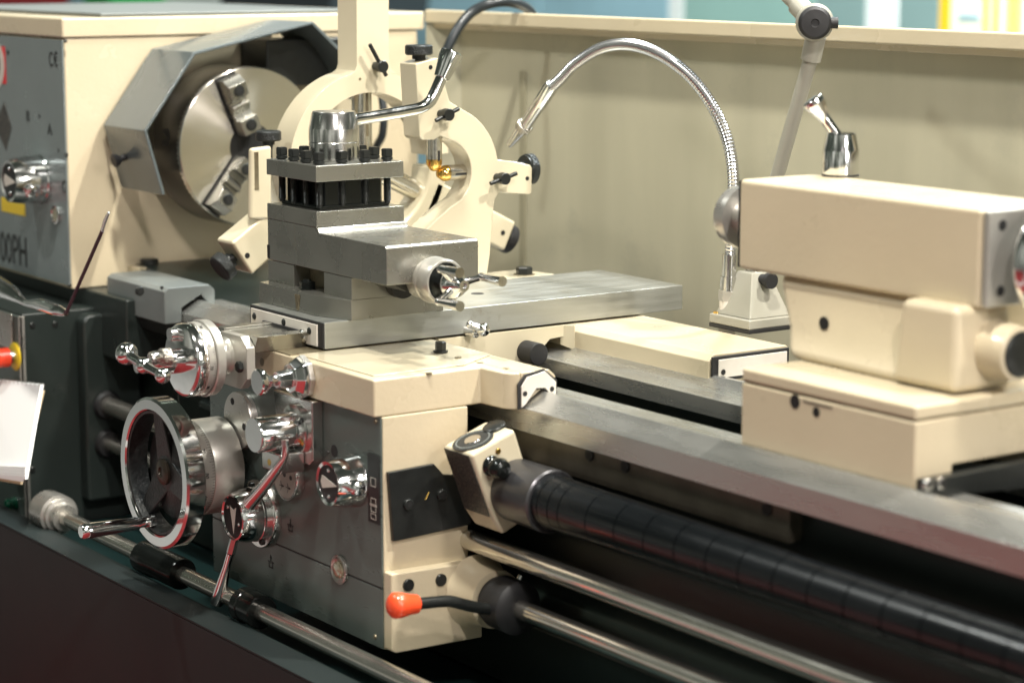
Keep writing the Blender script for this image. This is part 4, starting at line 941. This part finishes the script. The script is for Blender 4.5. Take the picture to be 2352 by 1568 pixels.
bm = N(); prism(bm, [(bx0, YT, zsm - .0008), (bx0, YT, bz0), (bx0, .145, -.2905), (bx0, .19, -.2905), (bx0, .19, -.262), (bx0, .34, -.262), (bx0, .34, -.2905), (bx0, .45, -.2800), (bx0, .45, zsm - .0008)], (bx1 - bx0, 0, 0)); lbs = obj('lower_base', bm, 'cream', ts, .003, 3)
bm = N(); box(bm, bx0 + .003, bx1 - .003, YT + .003, .447, zsm - .001, zsm + .001); obj('base_seam', bm, 'resin', ts)
hole(lbs, at(1826, 922, y=YT), -Y, .0085); hole(lbs, at(1875, 946, y=YT), -Y, .006); hole(nk, at(1892, 742, y=.236), -Y, .008)
q0 = at(1845, 920, y=YT); q1 = at(1912, 940, y=YT); bm = N(); box(bm, q0.x, q1.x, YT - .0006, YT, q0.z - .001, q0.z + .0004); obj('witness_mark', bm, 'ink', lbs)
# black arm at the end
bm = N(); A = [at(a, b, x=bx1 + .002) for a, b in ((2104, 1098), (2352, 1050), (2450, 1030), (2450, 1085), (2352, 1115), (2104, 1138))]
prism(bm, A, (.016, 0, 0)); ba = obj('wiper_bracket', bm, 'black', ts, .002)
for a, b in ((2132, 1112), (2162, 1108)): capscrew(ba, at(a, b, x=bx1 + .019), X, .007, m='chromes')
# clamp lever on top
q = at(1930, 404, z=tz1); q = Vector((q.x, (TY0 + TY1) / 2, tz1)) if False else q
HR = .0232
hz1 = .054
bm = N(); lathe(bm, [(0, HR * .98), (.003, HR), (hz1 * .58, HR * 1.0), (hz1 * .6, HR * .98), (hz1 * .97, HR * .80), (hz1, HR * .72)], q + Z * .001, Z, 40); hl = obj('clamp_hub', bm, 'chrome', ts)
bm = N(); lathe(bm, [(0, HR * 1.03), (.0025, HR * 1.03)], q, Z, 40); obj('hub_gasket', bm, 'rubber', hl)
p0 = q + Z * hz1 * .8; v = at(1862, 226, y=q.y - .03) - p0
P = [p0, p0 + v * .35, p0 + v * .62, p0 + v * .80, p0 + v * .93, p0 + v * 1.0]
bm = N(); tube(bm, spline(P, 5), [.0075] * 8 + [.0076 + .0070 * min(1, i / 9) for i in range(14)] + [.0135, .011, .007, .003], 20); obj('clamp_lever', bm, 'chrome', hl, smooth=60)
# end face flange + handwheel at the frame edge
hwc = Vector((tx1, (TY0 + TY1) / 2, AZ))
bm = N(); box(bm, tx1 + .0004, tx1 + .010, TY0 + .002, TY1 - .002, tz0 + .002, tz1 - .002); ef = obj('end_plate', bm, 'alum', ts, .003)
for a, b in ((2303, 517), (2298, 668)): hole(ts, at(a, b, x=tx1 + .0105), X, .006)
bm = N(); lathe(bm, [(.010, .032), (.05, .026)], hwc + Y * .02, X, 48); obj('screw_boss', bm, 'greyblk', ts)
bm = N(); RR = .070; wc_ = hwc + Y * .02
WX = .045
lathe(bm, [(WX - .009, RR - .012), (WX - .011, RR - .005), (WX - .009, RR + .002), (WX, RR + .006), (WX + .009, RR + .002), (WX + .011, RR - .005), (WX + .009, RR - .012), (WX, RR - .016), (WX - .009, RR - .012)], wc_, X, 64, caps=False); twh = obj('handwheel', bm, 'chrome', ts, smooth=60)
bm = N(); lathe(bm, [(WX - .006, RR - .012), (WX + .006, RR - .012), (WX + .006, .02), (WX - .006, .02)], wc_, X, 48, caps=False); obj('wheel_web', bm, 'greyblk', twh)
q = at(2338, 812, x=bx1 + .015); bm = N(); lathe(bm, [(-.055, .034), (-.03, .034), (.002, .031), (.004, .028)], q, X, 48); kb = obj('side_boss', bm, 'cream', ts)
bm = N(); lathe(bm, [(.0042, .026), (.006, .026), (.008, .022)], q, X, 32); obj('boss_cap', bm, 'black', kb)

# ================================================================ coolant hose
co = thing('coolant_hose', 'chrome flexible coolant hose arching to a tapered nozzle', 'coolant hose', (at(1680, 720, y=.5)))
def hp_(a, b, y): return at(a, b, y=y)
pth = [(1676, 610, .56), (1683, 500, .56), (1684, 400, .56), (1670, 320, .558), (1635, 242, .552), (1585, 176, .546), (1520, 128, .538), (1450, 104, .53), (1385, 110, .522), (1325, 145, .515), (1290, 180, .512), (1262, 206, .51)]
pp_ = spline([hp_(*p) for p in pth], 26)
_o = [pp_[0]]; _acc = 0
for _a, _b in zip(pp_, pp_[1:]):        # even spacing of the hose ribs
    _n = (_b - _a).length; _p = 0
    while _acc + (_n - _p) >= .0026:
        _p += .0026 - _acc; _acc = 0; _o.append(_a.lerp(_b, _p / _n))
    _acc += _n - _p
pp_ = _o; L = len(pp_); bm = N(); tube(bm, pp_, [.0082 if i % 2 else .0096 for i in range(L)], 20); obj('flexible_tube', bm, 'hose', co, smooth=25)
a = hp_(1266, 200, .51); b = hp_(1207, 287, .505); d = b - a; l = d.length
bm = N(); lathe(bm, [(-.004, .0105), (0, .0118), (l * .45, .0118), (l * .46, .0109), (l, .0105)], a, d, 32); nz = obj('nozzle_body', bm, 'chromes', co)
d1_ = hp_(1170, 333, .502) - b; l2 = d1_.length
bm = N(); lathe(bm, [(-.002, .0105), (0, .0135), (.010, .0135), (.011, .0110)], b, d1_, 32); obj('knurled_ring', bm, 'knurls', nz)
bm = N(); lathe(bm, [(.011, .0112), (l2 * .95, .0064), (l2, .0056), (l2, .003), (l2 - .005, .003)], b, d1_, 32); obj('nozzle_tip', bm, 'chromes', nz)
f0_ = hp_(1676, 590, .56); f1_ = hp_(1671, 728, .56); d = f1_ - f0_; l = d.length
bm = N(); lathe(bm, [(-.004, .0112), (l * .32, .0112), (l * .32, .0130), (l * .55, .0130)], f0_, d, 32); obj('ferrule', bm, 'chromes', co)
bm = N(); lathe(bm, [(l * .55, .0150), (l * .72, .0150)], f0_, d, 6); obj('lock_nut', bm, 'satin', co)
bm = N(); lathe(bm, [(l * .72, .0135), (l * 1.3, .0120)], f0_, d, 24); obj('hose_socket', bm, 'white', co)

# ================================================================ work lamp
wl = thing('work_lamp', 'grey jointed work lamp arm on a pyramid foot behind the tailstock', 'lamp arm', (.35, .53, -.25))
YLm = .47
bc = at(1726, 760, z=-.2500); 
s = .062; z0_ = -.2505
fc_ = Vector((.365, .497, z0_))
fc_ = at(1728, 752, z=z0_)
fx = .046
def sq(h, z, o=(0, 0)): return [(fc_.x - h + o[0], fc_.y - h + o[1], z), (fc_.x + h + o[0], fc_.y - h + o[1], z), (fc_.x + h + o[0], fc_.y + h + o[1], z), (fc_.x - h + o[0], fc_.y + h + o[1], z)]
bm = N(); prism(bm, sq(fx, z0_), (0, 0, .006)); obj('rubber_pad', bm, 'rubber', wl, .001)
bm = N(); prism(bm, sq(fx, z0_ + .0062), (0, 0, .014)); ft_ = obj('foot_plate', bm, 'lampgrey', wl, .002)
bm = N(); hexa(bm, sq(fx * .86, z0_ + .020), sq(.017, z0_ + .085)); obj('pyramid', bm, 'lampgrey', wl, .002)
bm = N(); cyl(bm, Vector((fc_.x - fx + .008, fc_.y - fx + .008, z0_ + .0202)), Vector((fc_.x - fx + .008, fc_.y - fx + .008, z0_ + .023)), .005); obj('foot_screw', bm, 'brass', ft_)
bm = N(); cyl(bm, Vector((fc_.x, fc_.y, z0_ + .085)), Vector((fc_.x, fc_.y, z0_ + .112)), .012, .012); obj('swivel', bm, 'chromes', wl)
q = Vector((fc_.x + .02, fc_.y, z0_ + .075)); bm = N(); lathe(bm, [(0, .008), (.012, .008), (.014, .012), (.022, .012)], q, X, 24); obj('thumb_knob', bm, 'rubber', wl)
top = at(1872, 100, y=fc_.y); bs_ = Vector((fc_.x, fc_.y, z0_ + .11))
lowp = at(1741, 560, y=fc_.y)
bm = N(); tube(bm, [bs_, lowp, top], .0105, 24); obj('lower_arm', bm, 'lampgrey', wl)
dd = (top - lowp).normalized()
jc = at(1871, 52, y=fc_.y - .01)
bm = N(); cyl(bm, at(1862, 138, y=fc_.y), at(1874, 84, y=fc_.y), .0145, .0145); ball(bm, jc, .027, 32); obj('joint', bm, 'lampgrey', wl, smooth=60)
dj = (Vector((.75, -.65, 0))).normalized()
bm = N(); lathe(bm, [(.0, .024), (.026, .023), (.030, .019), (.031, .006), (.029, .005)], jc + dj * .002, dj, 40); jk = obj('joint_knob', bm, 'rubber', wl)
bm = N(); q = jc + dj * .018 + RV * .026; cyl(bm, q - RV * .008, q + RV * .006, .0075, .0085, 16); obj('knob_lug', bm, 'rubber', jk)
bm = N(); tube(bm, [jc, at(1832, 12, y=fc_.y - .01)], .0155, 24); tube(bm, [at(1836, 16, y=fc_.y - .01), at(1700, -120, y=fc_.y - .01)], .0115, 24); obj('upper_arm', bm, 'lampgrey', wl)

# ================================================================ black cable behind the follow rest
cb_ = thing('black_cable', 'thick black cable looping over the splash guard rail', 'cable', at(1150, 6, y=.75))
P = [at(1005, 210, y=.62), at(1012, 160, y=.62), at(1028, 112, y=.63), at(1052, 66, y=.65), at(1085, 28, y=.68), at(1130, 8, y=.71), at(1175, 6, y=.75), at(1215, 24, y=.80), at(1240, 70, y=.84)]
bm = N(); tube(bm, spline(P, 8), .0092, 16); obj('sheath', bm, 'cable', cb_)
c2 = thing('thin_hose', 'thin dark hose hanging behind the steady rest ring', 'hose', at(880, 240, y=.6))
P = [at(876, 215, y=.6), at(881, 260, y=.6), at(878, 310, y=.6), at(862, 345, y=.6), at(850, 420, y=.6)]
bm = N(); tube(bm, spline(P, 8), .0075, 14); obj('sheath', bm, 'cable', c2)

# ================================================================ shafts
x_end = 1.9
sh = thing('lead_screw_cover', 'ribbed black spiral cover over the lead screw below the bed', 'screw cover', (.9, .06, -.40))
lc = (.06, -.4017)
bm = N(); lathe(bm, [(0, .039), (.003, .042), (.083, .0425), (.085, .040), (.085, .036)], (.413, *lc), X, 64); obj('end_cup', bm, mat('dark_steel_cup', (.10, .10, .105), .3, .8, noise=.1), sh, smooth=30)
pr = [(.0, .030)]; xx_ = 0; rr_ = .0365; i = 0
while xx_ < 1.35:
    step = .022 if xx_ < .06 else .058
    pr += [(xx_ + .0005, rr_), (xx_ + step - .002, rr_ - .0008), (xx_ + step - .0018, rr_ - .004), (xx_ + step, rr_ - .004)]; xx_ += step; rr_ -= .00055
bm = N(); lathe(bm, pr, (.49, *lc), X, 64); obj('spiral_cover', bm, mat('spiral_spring_steel', (.004, .005, .006), .24, .1, noise=.2, nscale=6, stretch=(1, 3, 3), rvar=.08), sh, smooth=12)
f_ = thing('feed_rod', 'upper bright steel feed rod passing through the apron', 'shaft', (.5, *RA))
bm = N(); cyl(bm, (-.9, *RA), (.1, *RA), .0155, .0155, 40); obj('gearbox_end', bm, 'bar', f_)
bm = N(); cyl(bm, (.0, *RA), (x_end, *RA), .0140, .0140, 40); obj('rod', bm, 'bar', f_)
g_ = thing('switch_rod', 'lower steel rod carrying the black lever with orange red knob', 'shaft', (.5, *RD))
bm = N(); cyl(bm, (-.9, *RD), (x_end, *RD), .0128, .0128, 40); obj('rod', bm, 'bar', g_)
bm = N(); lathe(bm, [(0, .030), (.002, .0335), (.012, .0335), (.012, .0365), (.050, .0365), (.054, .033), (.058, .022), (.058, .013)], (.384, *RD), X, 48); col_ = obj('lever_collar', bm, 'rubber', g_, label='black lever collar')
for an in (60, -50): 
    u = Vector((0, math.cos(R(an)), math.sin(R(an)))); bm = N(); c = Vector((.41, *RD)) + u * .036; cyl(bm, c, c + u * .006, .004, .004, 12); obj('collar_screw', bm, 'chromes', col_)
xlv = .415
P = [at(1140, 1401, x=xlv), at(1085, 1392, x=xlv), at(1040, 1381, x=xlv), at(1020, 1380, x=xlv), at(985, 1383, x=xlv), at(950, 1387, x=xlv)]
bm = N(); tube(bm, spline(P, 6), .0078, 20); lvr = obj('lever', bm, 'black', g_)
a, b = at(958, 1386, x=xlv), at(894, 1391, x=xlv); d = b - a; l = d.length
bm = N(); lathe(bm, [(0, .0098), (.001, .0125), (l * .3, .0138), (l * .6, .0168), (l * .82, .0172), (l * .94, .013), (l, .006)], a, d, 32); obj('knob', bm, 'orange', lvr, smooth=60)
ct = thing('control_shaft', 'thick steel control shaft with black collars in front of the apron', 'shaft', (-.2, -.13, -.6252))
yc, zc_ = -.13, -.6252
xs0 = at(150, 1180, y=yc).x
bm = N(); cyl(bm, (xs0 - .06, yc, zc_), (1.1, yc, zc_), .0128, .0128, 40); obj('shaft', bm, 'bar', ct)
bm = N(); lathe(bm, [(0, .031), (.002, .034), (.05, .034), (.052, .029), (.060, .029), (.062, .024), (.075, .022)], (xs0 - .075, yc, zc_), X, 48); obj('end_bearing', bm, 'satin', ct)
def collar(px0, px1, r):
    x0_, x1_ = at(px0[0], px0[1], y=yc).x, at(px1[0], px1[1], y=yc).x; Lc = x1_ - x0_
    bm = N(); lathe(bm, [(0, r * .93), (.002, r * 1.06), (Lc * .32, r * 1.06), (Lc * .34, r), (Lc * .97, r), (Lc, r * .93)], (x0_, yc, zc_), X, 40); return obj('collar', bm, 'oily', ct)
collar((332, 1280), (420, 1316), .0245); collar((560, 1386), (602, 1406), .0245)

# ================================================================ chip tray
ty = thing('chip_tray', 'dark grey chip tray and cabinet front beneath the carriage', 'chip tray', (0, -.1, -.9))
bm = N(); prism(bm, [(-.86, -.200, -.6445), (1.9, -.200, -.6445), (1.9, -.150, -.6445), (-.86, -.150, -.6445)], (0, 0, -.004)); obj('rim', bm, 'tray', ty, .001)
bm = N(); box(bm, -1.9, 1.9, -.200, -.196, -1.18, -.6490); obj('front_panel', bm, 'tray', ty, 0)
bm = N(); prism(bm, [(-.86, -.150, -.6450), (1.9, -.150, -.6450), (1.9, -.10, -.70), (-.86, -.10, -.70)], (0, .002, 0)); obj('inner_slope', bm, 'dark', ty)
bm = N(); box(bm, -.86, 1.9, -.10, .098, -.705, -.7005); obj('tray_floor', bm, 'teal', ty)
bm = N(); box(bm, -1.7, -.861, -.19, .1, -1.18, -.7125); obj('gearbox_base', bm, 'dark', ty, .003)
bm = N(); box(bm, -1.7, 1.9, .101, .6, -1.18, -.7055); obj('cabinet', bm, 'darker', ty)

# ================================================================ notepad
npd = thing('notepad', 'white spiral notepad propped in front of the gearbox panel', 'notepad', at(40, 1110, y=-.16))
yn = -.16
A = [at(a, b, y=yy_) for a, b, yy_ in ((-40, 868, -.12), (93, 884, -.12), (56, 1100, -.20), (-40, 1085, -.20))]
bm = N(); prism(bm, A, (0, .006, 0)); pg = obj('pages', bm, 'paper', npd)
A2 = [at(a, b, y=yy_) for a, b, yy_ in ((-40, 880, -.113), (98, 897, -.113), (47, 1112, -.192), (-40, 1097, -.192))]
bm = N(); prism(bm, A2, (0, .004, 0)); obj('cover', bm, 'card', npd)
bm = N()
for i in range(15):
    t = i / 14; p = A[0].lerp(A[1], t); tube(bm, [p + Vector((0, -.001, -.003)), p + Vector((0, -.003, .001)), p + Vector((0, .004, .003)), p + Vector((0, .008, -.002))], .0006, 6)
obj('spiral_binding', bm, 'chromes', npd)
bm = N()
for k_ in range(4):
    A3 = [at(a, b, y=-.2015 - .002 * k_) for a, b in ((-40, 1068 + 6 * k_), (60, 1072 + 7 * k_), (52, 1082 + 8 * k_), (-40, 1074 + 6 * k_))]
    prism(bm, A3, (0, .0006, 0))
obj('curled_page', bm, 'paper', npd)

# ================================================================ hall behind
def slab(name, label, cat, m, x0, x1, y, z0, z1, t=.05, group=None):
    bm = N(); box(bm, x0, x1, y, y + t, z0, z1); return obj(name, bm, m, None, .004, label=label, cat=cat, group='booth posts behind the machine' if 'post' in name else 'booth panels behind the machine')
def hx(px_, y): return at(px_, 30, y=y).x
YP = 4.2
for nm, lab_, cat_, m_, a, b in (
    ('partition_panel', 'pale blue booth panel right of the steady rest column', 'panel', 'hallblue', 900, 1240),
    ('partition_panel', 'brighter blue booth panel above the coolant hose', 'panel', 'hallblue', 1242, 1533),
    ('booth_post', 'white booth post between the blue and the mint panel', 'post', 'hallwhite', 1535, 1568),
    ('partition_panel', 'mint green booth panel left of the lamp joint', 'panel', 'hallteal', 1570, 1870),
    ('partition_panel', 'grey mesh booth panel right of the lamp joint', 'panel', 'hallgrey', 1872, 1985),
    ('booth_post', 'white booth post right of the mesh panel', 'post', 'hallwhite', 1987, 2062),
    ('partition_panel', 'dull teal booth panel beside the yellow post', 'panel', 'hallgrey', 2064, 2155),
    ('booth_post', 'yellow post at the upper right', 'post', 'hallyel', 2156, 2182)):
    slab(nm, lab_, cat_, m_, hx(a, YP), hx(b, YP), YP, -1.2, 1.6, .04 if 'panel' in nm else .08)
sb_ = thing('poster_board', 'white and yellow striped poster board at the upper right corner', 'poster board', (hx(2290, YP), YP, -1.2))
bm = N(); box(bm, hx(2184, YP), hx(2600, YP), YP, YP + .04, -1.2, 1.6); obj('board', bm, mat('poster_white', (.80, .84, .70), .5), sb_)
bm = N(); box(bm, hx(2205, YP), hx(2252, YP), YP - .006, YP - .001, at(2230, 46, y=YP).z, at(2230, 34, y=YP).z); obj('printed_bar', bm, 'hallblue', sb_)
for a in (2262, 2285, 2318, 2335):
    bm = N(); box(bm, hx(a, YP), hx(a + 9, YP), YP - .006, YP - .001, -.6, 1.5); obj('stripe', bm, 'yellow', sb_)
# things on the left, far behind the headstock
YQ = 3.4
bm = N(); prism(bm, [at(a, b, y=YQ) for a, b in ((-60, -40), (150, -40), (160, 0), (145, 30), (-60, 30))], (0, .4, 0)); obj('red_banner', bm, 'hallred', None, label='red display fabric beyond the headstock lid at the left', cat='banner')
bm = N(); prism(bm, [at(a, b, y=YQ) for a, b in ((190, -30), (258, -30), (250, 22), (195, 22))], (0, .3, 0)); obj('green_display', bm, 'hallgreen', None, label='green display box above the headstock lid', cat='display box')
bm = N(); prism(bm, [at(a, b, y=YQ) for a, b in ((152, -30), (188, -30), (185, 22), (154, 22))], (0, .3, 0)); obj('light_blue_display', bm, 'hallblue', None, label='light blue display block between red banner and green box', cat='display box')
bm = N(); prism(bm, [at(a, b, y=YQ + .3) for a, b in ((262, -60), (506, -60), (506, 60), (262, 60))], (0, .1, 0)); obj('white_display_wall', bm, 'hallwhite', None, label='pale display wall above the middle of the headstock', cat='panel')
bm = N(); prism(bm, [at(a, b, y=YQ) for a, b in ((508, -40), (765, -40), (755, 40), (520, 40), (506, 10))], (0, .5, 0)); obj('dark_machine', bm, 'halldark', None, label='dark machine outline left of the steady rest column', cat='machine')
